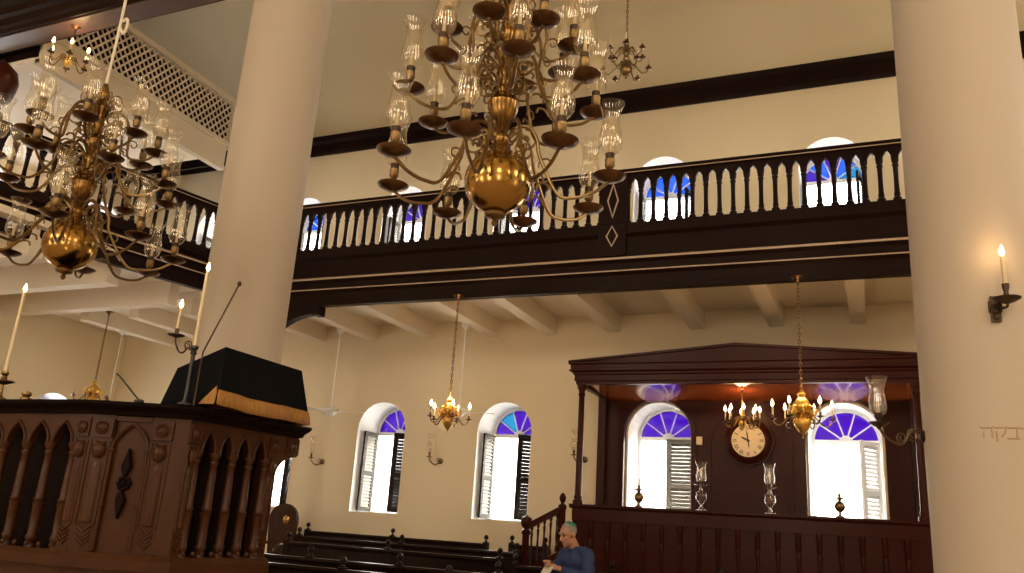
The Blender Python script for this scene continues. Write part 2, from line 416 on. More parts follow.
# ------------------------------------------------------------------ galleries
def baluster_mb(h, r=.040):
    p = [(r * 1.3, 0), (r * 1.3, .045), (r * .85, .06), (r * .95, .10), (r * .8, .13), (r * .72, h * .5), (r * .78, h * .80), (r * 1.05, h * .86), (r * .8, h * .89), (r * 1.1, h * .95), (r * 1.1, h)]
    return MB().lathe(p, 10)
BAL = baluster_mb(.575).mesh('baluster', 'dark', True)
def gallery(name, label, path0, path1, z0, newels, zrail=6.25, dia_inlay=True):
    p0 = Vector(path0); p1 = Vector(path1); L = (p1 - p0).length; ang = math.atan2(p1.y - p0.y, p1.x - p0.x)
    t = thing(name, label, 'balustrade', (p0.x, p0.y, z0), ang)
    # local: x along the front, -y towards the nave
    H = 5.44 - z0; top = zrail - z0
    fp = [(-.12, 0), (.0, 0), (.02, .08), (.02, .20), (.06, .24), (.06, .36), (.10, .40), (.10, .44), (.05, .47), (.05, H - .20), (.09, H - .15), (.09, H), (-.12, H)]
    MB().sweep(fp, [(0, 0), (L, 0)]).build('fascia', 'dark', t)
    ln = MB().box(0, L, -.108, -.10, .405, .435).box(0, L, -.068, -.06, .245, .262)
    ln.build('gilt_line', 'trimline', t, label='tan painted line along the dark fascia')
    rp = [(-.08, top - .07), (.06, top - .07), (.08, top - .05), (.08, top - .04), (.11, top - .03), (.11, top), (-.1, top)]
    MB().sweep(rp, [(0, 0), (L, 0)]).build('handrail', 'dark', t)
    MB().box(0, L, -.088, -.08, top - .05, top - .036).build('rail_line', 'trimline', t, label='tan painted line under the handrail')
    # arched header between rail and balusters
    hz0 = H + .565; hz1 = top - .07
    sp = .183; xs = []; segs = []
    pos = [0] + newels + [L]
    for a, b in zip(pos[:-1], pos[1:]):
        a2 = a + (.2 if a in newels else 0); b2 = b - (.2 if b in newels else 0)
        n = max(1, round((b2 - a2) / sp)); s2 = (b2 - a2) / n
        segs.append((a2, b2, n, s2))
    for a2, b2, n, s2 in segs:
        hd = MB()
        for i in range(n):
            x0 = a2 + i * s2; g = .042
            pts = [(x0, hz1), (x0, hz0), (x0 + g, hz0), (x0 + g + .006, hz0 + .06), (x0 + s2 * .5, hz0 + .125), (x0 + s2 - g - .006, hz0 + .06), (x0 + s2 - g, hz0), (x0 + s2, hz0), (x0 + s2, hz1)]
            m_ = len(pts); ya, yb = -.05, .0
            # split into two convex-ish halves
            lft = [pts[0], pts[1], pts[2], pts[3], pts[4], (x0 + s2 * .5, hz1)]
            rgt = [(x0 + s2 * .5, hz1), pts[4], pts[5], pts[6], pts[7], pts[8]]
            hd.prism(lft, ya, yb); hd.prism(rgt, ya, yb)
        hd.build('arched_header', 'dark', t)
    cnt = 0
    for a2, b2, n, s2 in segs:
        for i in range(n + 1):
            xx = a2 + i * s2
            inst('baluster', BAL, t, (xx, -.025, H)); cnt += 1
    for x in newels:
        nw = MB().box(x - .2, x + .2, -.10, .06, H, top - .07).box(x - .2, x + .2, -.11, .0, .46, H - .02).build('newel_post', 'dark', t)
        if dia_inlay:
            for zc, hx, hz in (((H + top) / 2 - .06, .085, .27), (H * .5 + .28, .09, .16)):
                d = MB()
                o_ = [(hx, 0), (0, hz), (-hx, 0), (0, -hz)]; i_ = [(p[0] * .76, p[1] * .84) for p in o_]
                for k in range(4):
                    k2 = (k + 1) % 4
                    d.prism([(o_[k][0], o_[k][1]), (o_[k2][0], o_[k2][1]), (i_[k2][0], i_[k2][1]), (i_[k][0], i_[k][1])], -.125, -.112)
                d.build('diamond_inlay', 'trimline', nw, loc=(x, .012, zc), label='tan diamond outline')
    return t
GS = gallery('gallery_balustrade', 'dark wooden gallery front with arched balusters and a diamond newel, facing the camera', (-9.9, 10.57), (XE - .02, 10.57), 4.5, [6.71, 12.9])
GW = gallery('gallery_balustrade', 'dark wooden gallery front running away on the left behind the nearer brass chandelier', (-11.35, 5.2), (-10.07, 10.3), 4.74, [])
# gallery post with curved bracket behind the left column
t = thing('gallery_post', 'dark wooden bracketed post under the gallery corner, behind the left column', 'post', (-9.13, 10.62, 0))
MB().lathe([(.16, 0), (.16, .3), (.11, .36), (.10, 2.2), (.09, 4.1), (.15, 4.2), (.15, 4.49)], 16).build('shaft', 'dark', t, True)
pts = [(.10, 3.75), (.14, 3.78)] + [(.12 + .85 * (1 - math.cos(a)), 3.78 + .58 * math.sin(a)) for a in [R(d) for d in range(10, 91, 10)]] + [(1.05, 4.36), (1.05, 4.495), (.10, 4.495)]
mb = MB(); 
for i in range(len(pts) - 4):
    mb.prism([pts[i], pts[i + 1], (max(pts[i + 1][0], .1), 4.495), (max(pts[i][0], .1), 4.495)], -.07, .07)
mb.prism([(.97, 4.34), (1.08, 4.34), (1.08, 4.495), (.97, 4.495)], -.09, .09)
mb.build('bracket', 'dark', t)

# lattice screen on the upper west level
t = thing('lattice_screen', 'white painted diagonal lattice screen high up on the left', 'screen', (-11.0, 7.05, 7.41))
L = 3.9
MB().box(-.12, .03, 0, L, .46, .56).build('bottom_rail', 'cream', t)
MB().box(-.14, .05, 0, L, 1.36, 1.46).build('top_rail', 'cream', t)
MB().box(-.1, .0, 0, L, .0, .46).box(-.1, .03, 0, L, -.02, .06).build('fascia', 'cream', t)
mb = MB(); h = .80; sp = .135; wd = .021
for sgn in (1, -1):
    k = -int(h / sp) - 1
    while k * sp < L:
        y0 = k * sp; 
        a, b = (y0, y0 + h * .8) if sgn > 0 else (y0 + h * .8, y0)
        z0_, z1_ = .56, 1.36
        def clip(yA, zA, yB, zB):
            ts = [0.0, 1.0]
            d = yB - yA
            for lim, lo in ((0, True), (L, False)):
                tt = (lim - yA) / d
                if (d > 0) == lo: ts[0] = max(ts[0], tt)
                else: ts[1] = min(ts[1], tt)
            return ts
        t0, t1 = clip(a, z0_, b, z1_)
        if t0 < t1:
            ya, za, yb, zb = a + (b - a) * t0, z0_ + h * t0, a + (b - a) * t1, z0_ + h * t1
            x0, x1 = (-.02, -.008) if sgn > 0 else (-.034, -.022)
            mb.prism([(ya - wd, za), (ya + wd, za), (yb + wd, zb), (yb - wd, zb)], x0, x1, axis='x')
        k += 1
mb.build('lattice', 'cream', t)
MB().box(-3.98, -.05, 0, L, 1.40, 1.44).box(-3.98, -.05, L - .04, L, .1, 1.40).box(-3.98, -.05, 0, .04, .1, 1.40).box(-2.0, -1.95, .04, L - .04, .12, 1.40).build('loft_light_blocker', 'dark', t)  # dark box added behind the lattice to keep light out
struct(MB().box(XW, -11.1, 7.05, 10.5, 7.44, 7.53).build('trim_%d' % ti, 'white')); ti += 1
t = tag(MB().lathe([(.10, 6.3), (.16, 6.36), (.16, 6.42), (.09, 6.48), (.13, 6.56), (.2, 6.66), (.235, 6.80), (.25, 6.93), (.21, 7.08), (.10, 7.18), (.05, 7.22), (.0, 7.27)], 24).build('urn_finial', 'mahog', smooth=True, loc=(-11.10, 6.62, -.05)),
        'dark turned wooden urn finial at the far left edge, on the gallery rail', 'finial')

# ------------------------------------------------------------------ chandeliers
GLASS = [(.026, 0), (.05, .012), (.070, .05), (.076, .09), (.070, .14), (.056, .20), (.053, .24), (.060, .29), (.076, .335), (.086, .352)]
def glass_mesh(s=1.0, mname='glass', sw=1.0):
    p = [(r * s * sw, z * s) for r, z in GLASS]
    return MB().lathe(p, 20, closed=False).mesh('glass_shade', mname, True)
GL = glass_mesh()
PAN = MB().lathe([(.012, -.035), (.03, -.03), (.07, -.018), (.100, .0), (.105, .008), (.098, .012), (.07, -.004), (.02, .0), (0, .0)], 24).mesh('drip_pan', 'copper', True)
SOCK = MB().lathe([(.012, 0), (.026, .005), (.014, .02), (.022, .04), (.015, .055), (.030, .075), (.032, .12), (.028, .125), (0, .125)], 14).mesh('socket', 'oldbrass', True)
CUP = MB().lathe([(.024, 0), (.028, .005), (.028, .045), (.031, .05), (.0, .05)], 14).mesh('glass_holder', 'iron', True)
CAN = MB().lathe([(.011, 0), (.011, .12), (.004, .128), (0, .14)], 10).mesh('candle', 'wax', True)
def big_arm(Rr, hub, dip, scroll=.1, wig=0.0):
    mb = MB()
    pts = spline([(.045, 0, hub), (.11, 0, hub + .07), (.19, 0, hub + .06), (.245, 0, hub - .03), (.27, 0, hub - .15), (Rr * .52 + .02, 0, -dip * .75), (Rr * .70, 0, -dip), (Rr * .86, 0, -dip * .78), (Rr * .97, 0, -dip * .32), (Rr, 0, -.03)], 5)
    mb.tube(pts, [.013 - .003 * i / len(pts) for i in range(len(pts))], 7)
    # ornamental scrolls
    mb.tube(spiral((.165, 0, hub - .03), .085, .018, R(90), -1.35, 22), .008, 6)
    mb.tube(spiral((.13, 0, hub - .17), .075, .016, R(60), 1.3, 20), .007, 6)
    mb.tube(spline([(Rr * .50, 0, -dip * .55), (Rr * .45, 0, -dip * .2), (Rr * .38, 0, -dip * .15), (Rr * .36, 0, -dip * .45)], 4), [.008] * 12 + [.004], 6)
    mb.tube(spiral((.31, 0, hub - .20), .05, .012, R(200), -1.1, 14), .006, 6)
    return mb.mesh('arm', 'oldbrass', True)
TIERS = [(.715, .0, .31, .125, 8, 22.5), (.62, .575, .24, .11, 8, 0), (.45, .94, .24, .09, 8, 22.5)]
def chandelier(label, loc, rz, stem_top, scR=1.0, rope=False):
    t = thing('chandelier', label, 'chandelier', loc, rz, 'large brass nave chandeliers')
    # ball and turned stem; origin = ball centre
    rb = .212
    prof = [(0, -.30), (.012, -.295), (.022, -.275), (.012, -.255), (.03, -.245), (.062, -.235), (.07, -.215), (.045, -.20), (.06, -.188)]
    MB().lathe(prof, 24).build('drop_finial', 'oldbrass', t, True)
    MB().ell((0, 0, 0), (rb, rb, rb), 48, 28).build('ball', 'brass', t, True)
    st = [(.06, .20), (.075, .20), (.05, .215), (.06, .235), (.04, .25), (.055, .275), (.062, .30), (.05, .33), (.036, .345), (.05, .37), (.04, .40), (.06, .43),
          (.085, .47), (.10, .52), (.105, .555), (.09, .575), (.085, .60), (.06, .615), (.045, .635), (.055, .66), (.035, .69), (.05, .74), (.06, .78), (.045, .82), (.03, .85),
          (.05, .88), (.07, .92), (.075, .96), (.055, .99), (.03, 1.02), (.045, 1.06), (.055, 1.12), (.04, 1.17), (.06, 1.22), (.075, 1.27), (.05, 1.31), (.03, 1.35), (.05, 1.40), (.03, 1.46), (.02, 1.5), (.0, 1.52)]
    MB().lathe(st, 24).build('stem', 'stem', t, True)
    mb = MB(); mb2 = MB()
    for k in range(10):
        a = 2 * PI * k / 10
        sp_ = spiral((.11, 0, 1.34), .07, .015, R(-60), 1.2, 14)
        mb.tube([(x * math.cos(a), x * math.sin(a), z) for x, y, z in sp_], .006, 5)
        sp_ = spiral((.10, 0, .70), .055, .012, R(-80), 1.2, 12)
        mb2.tube([(x * math.cos(a), x * math.sin(a), z) for x, y, z in sp_], .006, 5)
    mb.lathe([(.03, 1.262), (.085, 1.272), (.03, 1.285)], 16); mb2.lathe([(.03, .655), (.07, .662), (.03, .67)], 16)
    mb.build('scroll_ornament', 'oldbrass', t, True); mb2.build('scroll_ornament', 'oldbrass', t, True)
    for Rr, zp, hub, dip, n, a0 in TIERS:
        Rr *= scR
        am = big_arm(Rr, hub, dip)
        for k in range(n):
            a = inst('arm', am, t, (0, 0, zp), (0, 0, R(a0 + 360 * k / n)))
            inst('drip_pan', PAN, a, (Rr, 0, .005)); inst('socket', SOCK, a, (Rr, 0, .0))
            inst('glass_holder', CUP, a, (Rr, 0, .11)); inst('candle', CAN, a, (Rr, 0, .155), (0, 0, 0))
            inst('glass_shade', GL, a, (Rr, 0, .155))
    if rope:
        mb = MB()
        zt = stem_top - loc[2]
        pts = [(0, 0, 1.50)] + [(0.004 * math.sin(i), .004 * math.cos(i), 1.5 + (zt - 1.5) * i / 12) for i in range(1, 13)]
        mb.tube(pts, .013, 8)
        mb.tube(spline([(0, 0, 2.08), (.05, 0, 2.02), (.07, 0, 2.10), (.055, 0, 2.17), (.02, 0, 2.14)], 5), .013, 7)
        mb.build('hanging_cord', 'rope', t, True, label='white hanging cord with a hook')
    else:
        mb = MB(); chain_mb(mb, (0, 0, 1.5), (0, 0, stem_top - loc[2]), .09, .008, .022); mb.build('chain', 'oldbrass', t, True)
    return t
chandelier('large brass chandelier with glass hurricane shades hanging in the centre of the nave', (-2.11, 4.4, 3.36), R(31.5), 10.44, 1.0)
chandelier('large brass chandelier with glass hurricane shades hanging on a white cord at the far left', (-6.04, 4.5, 3.275), R(20), 10.44, 1.12, True)

# smaller chandeliers with candle bulbs
FL = MB().lathe([(0, 0), (.010, .008), (.016, .022), (.014, .038), (.006, .06), (0, .075)], 12)
FLM = FL.mesh('flame_bulb', 'bulb', True)
def small_chandelier(label, loc, ztop, arms, Rr, body, lit=True, tiers=((0, 1.0),), rz=0, canopy='chain', power=22, s=1.0, group=None, cand=.10):
    t = thing('small_chandelier', label, 'chandelier', loc, rz, group)
    if body == 'gold':
        p = [(0, -.20), (.012, -.19), (.006, -.17), (.02, -.15), (.05, -.12), (.085, -.06), (.088, -.01), (.06, .03), (.045, .05), (.06, .08), (.085, .11), (.09, .15), (.06, .20), (.03, .23), (.045, .26), (.02, .30), (0, .32)]
    elif body == 'slim':
        p = [(0, -.16), (.02, -.14), (.012, -.12), (.05, -.10), (.085, -.04), (.085, .02), (.05, .07), (.03, .12), (.045, .16), (.03, .2), (.05, .25), (.03, .31), (.04, .36), (.025, .42), (.03, .46), (.0, .52)]
    else:
        p = [(0, -.12), (.02, -.1), (.05, -.06), (.06, -.02), (.03, .02), (.02, .06), (.035, .09), (.014, .12), (.014, .3), (0, .31)]
    pts_top = p[-1][1]
    MB().lathe([(r * s, z * s) for r, z in p], 20).build('body', 'gilt' if body != 'slim' else 'oldbrass', t, True)
    if body == 'gold':
        mb = MB()
        for k in range(8):
            a = 2 * PI * k / 8
            sp_ = spiral((.10, 0, .10), .075, .02, R(-100), 1.3, 16)
            mb.tube([(x * math.cos(a), x * math.sin(a), z) for x, y, z in sp_], .011, 6)
        mb.build('gilt_scrolls', 'gilt', t, True)
    for zt, fr in tiers:
        r_ = Rr * fr
        mb = MB(); mb.tube(spline([(.03, 0, .04), (r_ * .3, 0, .07), (r_ * .5, 0, .0), (r_ * .72, 0, -.075), (r_ * .92, 0, -.06), (r_, 0, .0)], 5), .009, 6)
        mb.tube(spiral((r_ * .32, 0, .03), .04, .012, R(90), -1.2, 12), .006, 5)
        am = mb.mesh('arm', 'oldbrass', True)
        pn = MB().lathe([(.01, -.015), (.045, .0), (.045, .006), (.014, .004), (.014, .04), (.02, .045), (0, .045)], 14).mesh('candle_cup', 'copper', True)
        cn = MB().lathe([(.011, 0), (.011, cand), (0, cand + .004)], 10).mesh('candle', 'wax', True)
        for k in range(arms):
            a = inst('arm', am, t, (0, 0, zt), (0, 0, 2 * PI * (k + (.5 if fr < 1 else 0)) / arms))
            inst('candle_cup', pn, a, (r_, 0, 0)); inst('candle', cn, a, (r_, 0, .045))
            if lit: inst('flame_bulb', FLM, a, (r_, 0, .045 + cand), sc=(1.25, 1.25, 1.25))
    zt = ztop - loc[2]
    if canopy == 'chain':
        mb = MB(); chain_mb(mb, (0, 0, pts_top * s - .01), (0, 0, zt - .06), .06, .0055, .014); mb.build('chain', 'oldbrass', t, True)
    else:
        MB().tube([(0, 0, pts_top * s - .01), (0, 0, zt - .04)], .009, 8).build('rod', 'oldbrass', t, True)
    MB().lathe([(.012, -.085), (.02, -.07), (.02, -.05), (.045, -.03), (.075, -.008), (.075, 0), (0, 0)], 16).build('ceiling_canopy', 'copper', t, True, loc=(0, 0, zt))
    if lit: lamp('lamp_glow', (loc[0], loc[1], loc[2] + .32), power, r=.12)
    return t
small_chandelier('small lit gilt chandelier on a long chain left of the wooden canopy', (-5.50, 10.44, 2.69), 4.5, 5, .29, 'gold', rz=R(20), group='lit chandeliers under the gallery', power=24)
small_chandelier('small lit gilt chandelier on a chain in front of the right canopy window', (-.755, 10.44, 2.72), 4.5, 6, .34, 'gold', rz=R(10), group='lit chandeliers under the gallery', power=26, s=1.15)
small_chandelier('small lit chandelier close under the polished canopy ceiling above the clock', (-1.70, 12.25, 2.93), 3.44, 8, .24, 'short', rz=R(12), canopy='rod', power=10)
small_chandelier('unlit small brass chandelier on a long chain high under the vaulted ceiling', (-2.86, 9.8, 7.45), 10.72, 6, .31, 'slim', lit=False, tiers=((0, 1.0), (.25, .82)), cand=.11, rz=R(14))
small_chandelier('small lit chandelier hanging from the dark architrave at upper left', (-9.95, 6.76, 7.06), 7.61, 6, .25, 'short', rz=R(25), canopy='rod', power=8, s=.9)
small_chandelier('brass hanging lamp mostly hidden behind the left part of the reading platform', (-12.72, 10.55, 3.02), 4.60, 5, .30, 'gold', lit=False, rz=R(10))

# ------------------------------------------------------------------ ceiling fans
def fan(label, loc, ztop, rz):
    t = thing('ceiling_fan', label, 'fan', loc, rz, 'white ceiling fans under the galleries')
    MB().lathe([(0, -.10), (.05, -.095), (.085, -.06), (.09, -.045), (.13, -.03), (.15, .0), (.13, .04), (.06, .065), (.02, .08), (.02, .1), (0, .1)], 24).build('motor', 'jamb', t, True)
    MB().tube([(0, 0, .08), (0, 0, ztop - loc[2] - .04)], .011, 8).build('rod', 'jamb', t, True)
    MB().lathe([(.014, -.10), (.03, -.08), (.07, -.03), (.075, 0), (0, 0)], 16).build('ceiling_canopy', 'jamb', t, True, loc=(0, 0, ztop - loc[2]))
    bl = MB().tbox(Matrix.Rotation(R(9), 4, 'X'), .2, .62, -.065, .065, -.004, .004).box(.1, .24, -.02, .02, -.006, .004).mesh('blade', 'jamb')
    for k in range(3): inst('blade', bl, t, (0, 0, -.02), (0, 0, 2 * PI * k / 3))
    return t
fan('white ceiling fan with a long rod above the row of pews at left', (-8.71, 12.1, 3.04), 4.505, R(8))
fan('white ceiling fan partly behind the lit chandelier left of the canopy', (-6.19, 12.1, 3.04), 4.505, R(8))
fan('white ceiling fan rod seen above the carved reading platform at far left', (-13.45, 11.55, 2.8), 4.505, R(40))

# ------------------------------------------------------------------ canopied wardens' bench (banca)
BY = 11.6; BX0, BX1 = -3.92, .54; TOP = 1.65
t = thing('canopied_bench', 'large dark mahogany canopied bench with pediment against the wall', 'bench', (0, BY, 0))
def bp(mb, name, m='mahog', par=None, sm=False, **k): return mb.build(name, m, par or t, sm, **k)
bd = YW - BY   # depth to the wall
# front panelled parapet
f = MB().box(BX0 - .06, BX1 + .06, -.03, .03, .0, TOP - .06).box(BX0 - .06, BX1 + .06, -.06, .03, 0, .22).box(BX0 - .06, BX1 + .06, -.06, .03, TOP - .22, TOP - .06)
bp(f, 'front_panel')
bp(MB().sweep([(-.08, TOP - .06), (.06, TOP - .06), (.09, TOP - .03), (.09, TOP), (-.1, TOP)], [(BX0 - .1, 0), (BX1 + .1, 0)]), 'cap_rail')
SPL = MB().lathe([(.036, 0), (.036, .08), (.018, .10), (.03, .14), (.036, .20), (.022, .30), (.018, .62), (.024, .86), (.034, .94), (.020, .97), (.034, 1.0), (.034, 1.21)], 10).mesh('half_baluster', 'mahog', True)
n = 17
for i in range(n):
    inst('half_baluster', SPL, t, (BX0 + .22 + (BX1 - BX0 - .44) * i / (n - 1), -.04, .22), (0, 0, 0))
bp(MB().box(BX0 - .05, BX1 + .05, .03, bd, .42, .5), 'floor_platform', 'dark2')
bp(MB().box(BX0 - .06, BX0, .03, bd, .0, TOP - .06), 'side_panel'); bp(MB().box(BX1, BX1 + .06, .03, bd, .0, TOP - .06), 'side_panel')
# posts
pp = [(.075, 0), (.075, .05), (.055, .07), (.062, .10), (.05, .13), (.046, .9), (.042, 1.55), (.055, 1.57), (.042, 1.60), (.05, 1.64), (.07, 1.67), (.07, 1.72)]
for x in (BX0, BX1):
    bp(MB().lathe(pp, 16, (x, .0, TOP)), 'post', sm=True)
for x in (BX0 - .05, BX1 + .02):
    bp(MB().box(x - .06, x + .06, bd - .22, bd - .10, .5, TOP + 1.72), 'rear_post')
Z0 = TOP + 1.72   # 3.37 underside of the entablature
# back panelling with arched openings
hs = [(-3.09, .53, 1.2, 2.83), (-.37, .53, 1.2, 2.83)]
bk = arched_wall(BX0 - .05, BX1 + .05, .5, Z0 + .08, hs, bd - .10, bd - .002)
bp(bk, 'back_panel')
for (uc, hw, s, spz) in hs:
    m_ = MB(); nn = 24
    o_ = [((hw + .07) * math.cos(PI * i / nn), (hw + .07) * math.sin(PI * i / nn)) for i in range(nn + 1)]
    i_ = [((hw + .0) * math.cos(PI * i / nn), (hw + .0) * math.sin(PI * i / nn)) for i in range(nn + 1)]
    for i in range(nn): m_.prism([o_[i], o_[i + 1], i_[i + 1], i_[i]], -.03, .0)
    for sg in (1, -1): m_.box(min(sg * hw, sg * (hw + .07)), max(sg * hw, sg * (hw + .07)), -.03, 0, -1.5, 0)
    bp(m_, 'arch_moulding', loc=(uc, bd - .10, spz))
# central raised arch panel behind the clock
m_ = MB(); nn = 20
for i in range(nn):
    a, b = PI * i / nn, PI * (i + 1) / nn
    m_.prism([(.62 * math.cos(a), .62 * math.sin(a)), (.62 * math.cos(b), .62 * math.sin(b)), (.56 * math.cos(b), .56 * math.sin(b)), (.56 * math.cos(a), .56 * math.sin(a))], -.025, 0)
for sg in (1, -1): m_.box(min(sg * .56, sg * .62), max(sg * .56, sg * .62), -.025, 0, -1.7, 0)
bp(m_, 'arch_moulding', loc=(-1.70, bd - .10, 2.66))
# coved soffit
m_ = MB(); vs = []
for i in range(13):
    u = i / 12; y = .06 + (bd - .16) * u; z = Z0 + .03 - .07 * u + .035 * math.sin(PI * u)
    vs += [(BX0, y, z), (BX1, y, z), (BX0, y, z + .03), (BX1, y, z + .03)]
for i in range(12):
    a = i * 4; b = a + 4
    m_.add([], []); 
fs = []
for i in range(12):
    a = i * 4; b = a + 4
    fs += [(a, a + 1, b + 1, b), (a + 2, b + 2, b + 3, a + 3), (a, b, b + 2, a + 2), (a + 1, a + 3, b + 3, b + 1)]
m_.add(vs, fs); bp(m_, 'soffit', 'soffit', sm=True, label='glossy orange-brown veneered canopy ceiling')
# entablature, cornice, pediment (front and returns)
ex0, ex1 = BX0 - .06, BX1 + .08
ent = [(.0, Z0), (.05, Z0), (.05, Z0 + .03), (.04, Z0 + .05), (.04, Z0 + .13), (.0, Z0 + .13)]
path = [(ex0, bd - .002), (ex0, 0), (ex1, 0), (ex1, bd - .002)]
bp(MB().sweep([(-.05, Z0), (.03, Z0), (.03, Z0 + .04), (.05, Z0 + .05), (.05, Z0 + .13), (-.05, Z0 + .13)], path), 'entablature')
zc = Z0 + .13
bp(MB().sweep([(-.05, zc), (.05, zc), (.07, zc + .02), (.07, zc + .04), (.12, zc + .06), (.12, zc + .075), (.10, zc + .085), (.10, zc + .15), (.13, zc + .165), (.13, zc + .185), (-.05, zc + .185)], path), 'cornice')
zp = zc + .185
cxm = (ex0 + ex1) / 2
bp(MB().prism([(ex0 - .06, zp), (ex1 + .06, zp), (ex1 + .06, zp + .02), (cxm, zp + .205), (ex0 - .06, zp + .02)], -.09, -.02), 'pediment')
bp(MB().prism([(ex0 - .13, zp + .0), (cxm, zp + .20), (cxm, zp + .235), (ex0 - .13, zp + .03)], -.13, -.02).prism([(cxm, zp + .20), (ex1 + .13, zp + .0), (ex1 + .13, zp + .03), (cxm, zp + .235)], -.13, -.02), 'raking_cornice')
bp(MB().box(ex0 - .04, ex1 + .04, -.02, bd - .01, zp - .04, zp), 'roof_board')
BENCH = t
# stair railing at the left of the bench
t = thing('stair_railing', 'dark wooden stair railing with turned balusters left of the canopied bench', 'railing', (-4.02, BY, 0))
MB().lathe([(.05, 0), (.05, 1.55), (.06, 1.58), (.06, 1.62), (.02, 1.65), (.045, 1.69), (.05, 1.73), (.03, 1.78), (0, 1.80)], 14, (-.12, -.02, 0)).build('newel_post', 'mahog', t, True)
MB().lathe([(.05, 0), (.05, 1.18), (.065, 1.20), (.065, 1.24), (.03, 1.26), (.07, 1.30), (.09, 1.36), (.07, 1.42), (.02, 1.45), (0, 1.46)], 14, (-.66, -.02, 0)).build('newel_post', 'mahog', t, True)
MB().prism([(-.66, 1.24), (-.12, 1.53), (-.12, 1.62), (-.66, 1.33)], -.06, .02).build('handrail', 'mahog', t)
MB().prism([(-.66, .62), (-.12, .92), (-.12, 1.0), (-.66, .70)], -.05, .01).build('stringer', 'mahog', t)
for k in range(5):
    x = -.57 + .095 * k; zb = .72 + (x + .66) * .555; zt_ = 1.26 + (x + .66) * .537
    h_ = zt_ - zb
    MB().lathe([(.022, 0), (.022, .06), (.012, .09), (.02, .2), (.014, h_ * .6), (.022, h_ - .1), (.012, h_ - .08), (.022, h_ - .05), (.022, h_)], 8, (x, -.02, zb)).build('baluster', 'mahog', t, True)
for k in range(3):
    MB().box(-.66 + k * .18, -.1, .02, .9, 0, .2 * (k + 1)).build('step', 'dark2', t)

# clock on the back panel
t = thing('wall_clock', 'round cream-faced wall clock in a dark lobed wooden case', 'clock', (-1.70, YW - .115, 2.73))
t.scale = (.93, 1, .93)
pts = [(.40 * (1 + .035 * math.cos(8 * a)) * math.cos(a), .40 * (1 + .035 * math.cos(8 * a)) * math.sin(a)) for a in [2 * PI * i / 64 for i in range(64)]]
cs = MB().prism(pts, -.05, .01); cs.lathe([(.33, 0), (.36, .03), (.33, .06), (.28, .075), (.26, .06), (.26, 0)], 48, mtx=Matrix.Translation((0, -.05, 0)) @ Matrix.Rotation(R(90), 4, 'X'))
cs.build('case', 'mahog', t, True)
dl = MB().lathe([(.265, 0), (.265, .02), (0, .02)], 48, mtx=Matrix.Translation((0, -.08, 0)) @ Matrix.Rotation(R(90), 4, 'X')).build('dial', 'dial', t, True)
def text_mesh(body, size, extr=.002):
    cu = bpy.data.curves.new('txt', 'FONT'); cu.body = body; cu.size = size; cu.extrude = extr; cu.align_x = 'CENTER'; cu.align_y = 'CENTER'
    o = bpy.data.objects.new('txt', cu); COL.objects.link(o); bpy.context.view_layer.update()
    me = bpy.data.meshes.new_from_object(o.evaluated_get(bpy.context.evaluated_depsgraph_get()))
    bpy.data.objects.remove(o); bpy.data.curves.remove(cu)
    return me
for k, s_ in enumerate(['XII', 'I', 'II', 'III', 'IIII', 'V', 'VI', 'VII', 'VIII', 'IX', 'X', 'XI']):
    a = R(90 - 30 * k); me = text_mesh(s_, .075); me.name = 'numeral'; me.materials.clear(); me.materials.append(M['ink'])
    nm = inst('numeral', me, dl, (.205 * math.cos(a), -.102, .205 * math.sin(a)))
    nm.rotation_euler = Matrix(((1, 0, 0), (0, 0, -1), (0, 1, 0))).to_euler()
    nm.rotation_euler = (Matrix.Rotation(R(30 * k), 4, 'Y') @ Matrix.Rotation(R(90), 4, 'X')).to_euler()
    nm.scale = (.8, 1.25, 1)
def hand(name, ang, L, w):
    MB().prism([(-w, -.03), (w, -.03), (w * 1.3, L * .6), (0, L), (-w * 1.3, L * .6)], -.004, .0, mtx=Matrix.Translation((0, -.106, 0)) @ Matrix.Rotation(R(ang), 4, 'Y')).build(name, 'ink', t)
hand('hour_hand', -62, .135, .011); hand('minute_hand', -7, .19, .008); hand('seconds_hand', 172, .13, .007)
MB().lathe([(.02, 0), (.02, .012), (0, .014)], 16, mtx=Matrix.Translation((0, -.10, 0)) @ Matrix.Rotation(R(90), 4, 'X')).build('hub', 'ink', t, True)
# small switch box beside the left window opening
tag(MB().box(-.045, .045, -.035, 0, -.06, .06).box(-.03, .03, -.042, -.035, -.04, .04).build('switch_box', 'dial', loc=(-2.43, YW - .131, 2.72)), 'small cream box on the mahogany panel beside the left canopy window', 'switch')

# lamps standing on the bench rail
def hurricane(loc, label):
    t = thing('hurricane_lamp', label, 'lamp', loc, 0, 'glass hurricane lamps on the bench rail')
    MB().lathe([(.065, 0), (.065, .01), (.03, .03), (.018, .07), (.03, .10), (.06, .13), (.075, .17), (.06, .21), (.075, .235), (.03, .26), (.02, .30), (.03, .315)], 20).build('base', 'crystal', t, True, label='cut glass stem')
    MB().lathe([(.02, .315), (.08, .325), (.10, .345), (.085, .338), (.02, .33)], 20).build('drip_pan', 'crystal', t, True)
    MB().lathe([(.02, .33), (.026, .35), (.026, .38), (0, .38)], 12).build('socket', 'iron', t, True)
    MB().lathe([(.012, .38), (.012, .50), (0, .51)], 10).build('candle', 'wax', t, True)
    MB().lathe([(.03, .37), (.055, .385), (.07, .43), (.068, .47), (.056, .53), (.055, .57), (.075, .63), (.085, .645)], 22, closed=False).build('glass_shade', 'crystal', t, True)
    return t
hurricane((-2.165, BY - .01, TOP), 'glass hurricane candle lamp on the bench rail, left of the clock')
hurricane((-1.275, BY - .01, TOP), 'glass hurricane candle lamp on the bench rail, right of the clock')
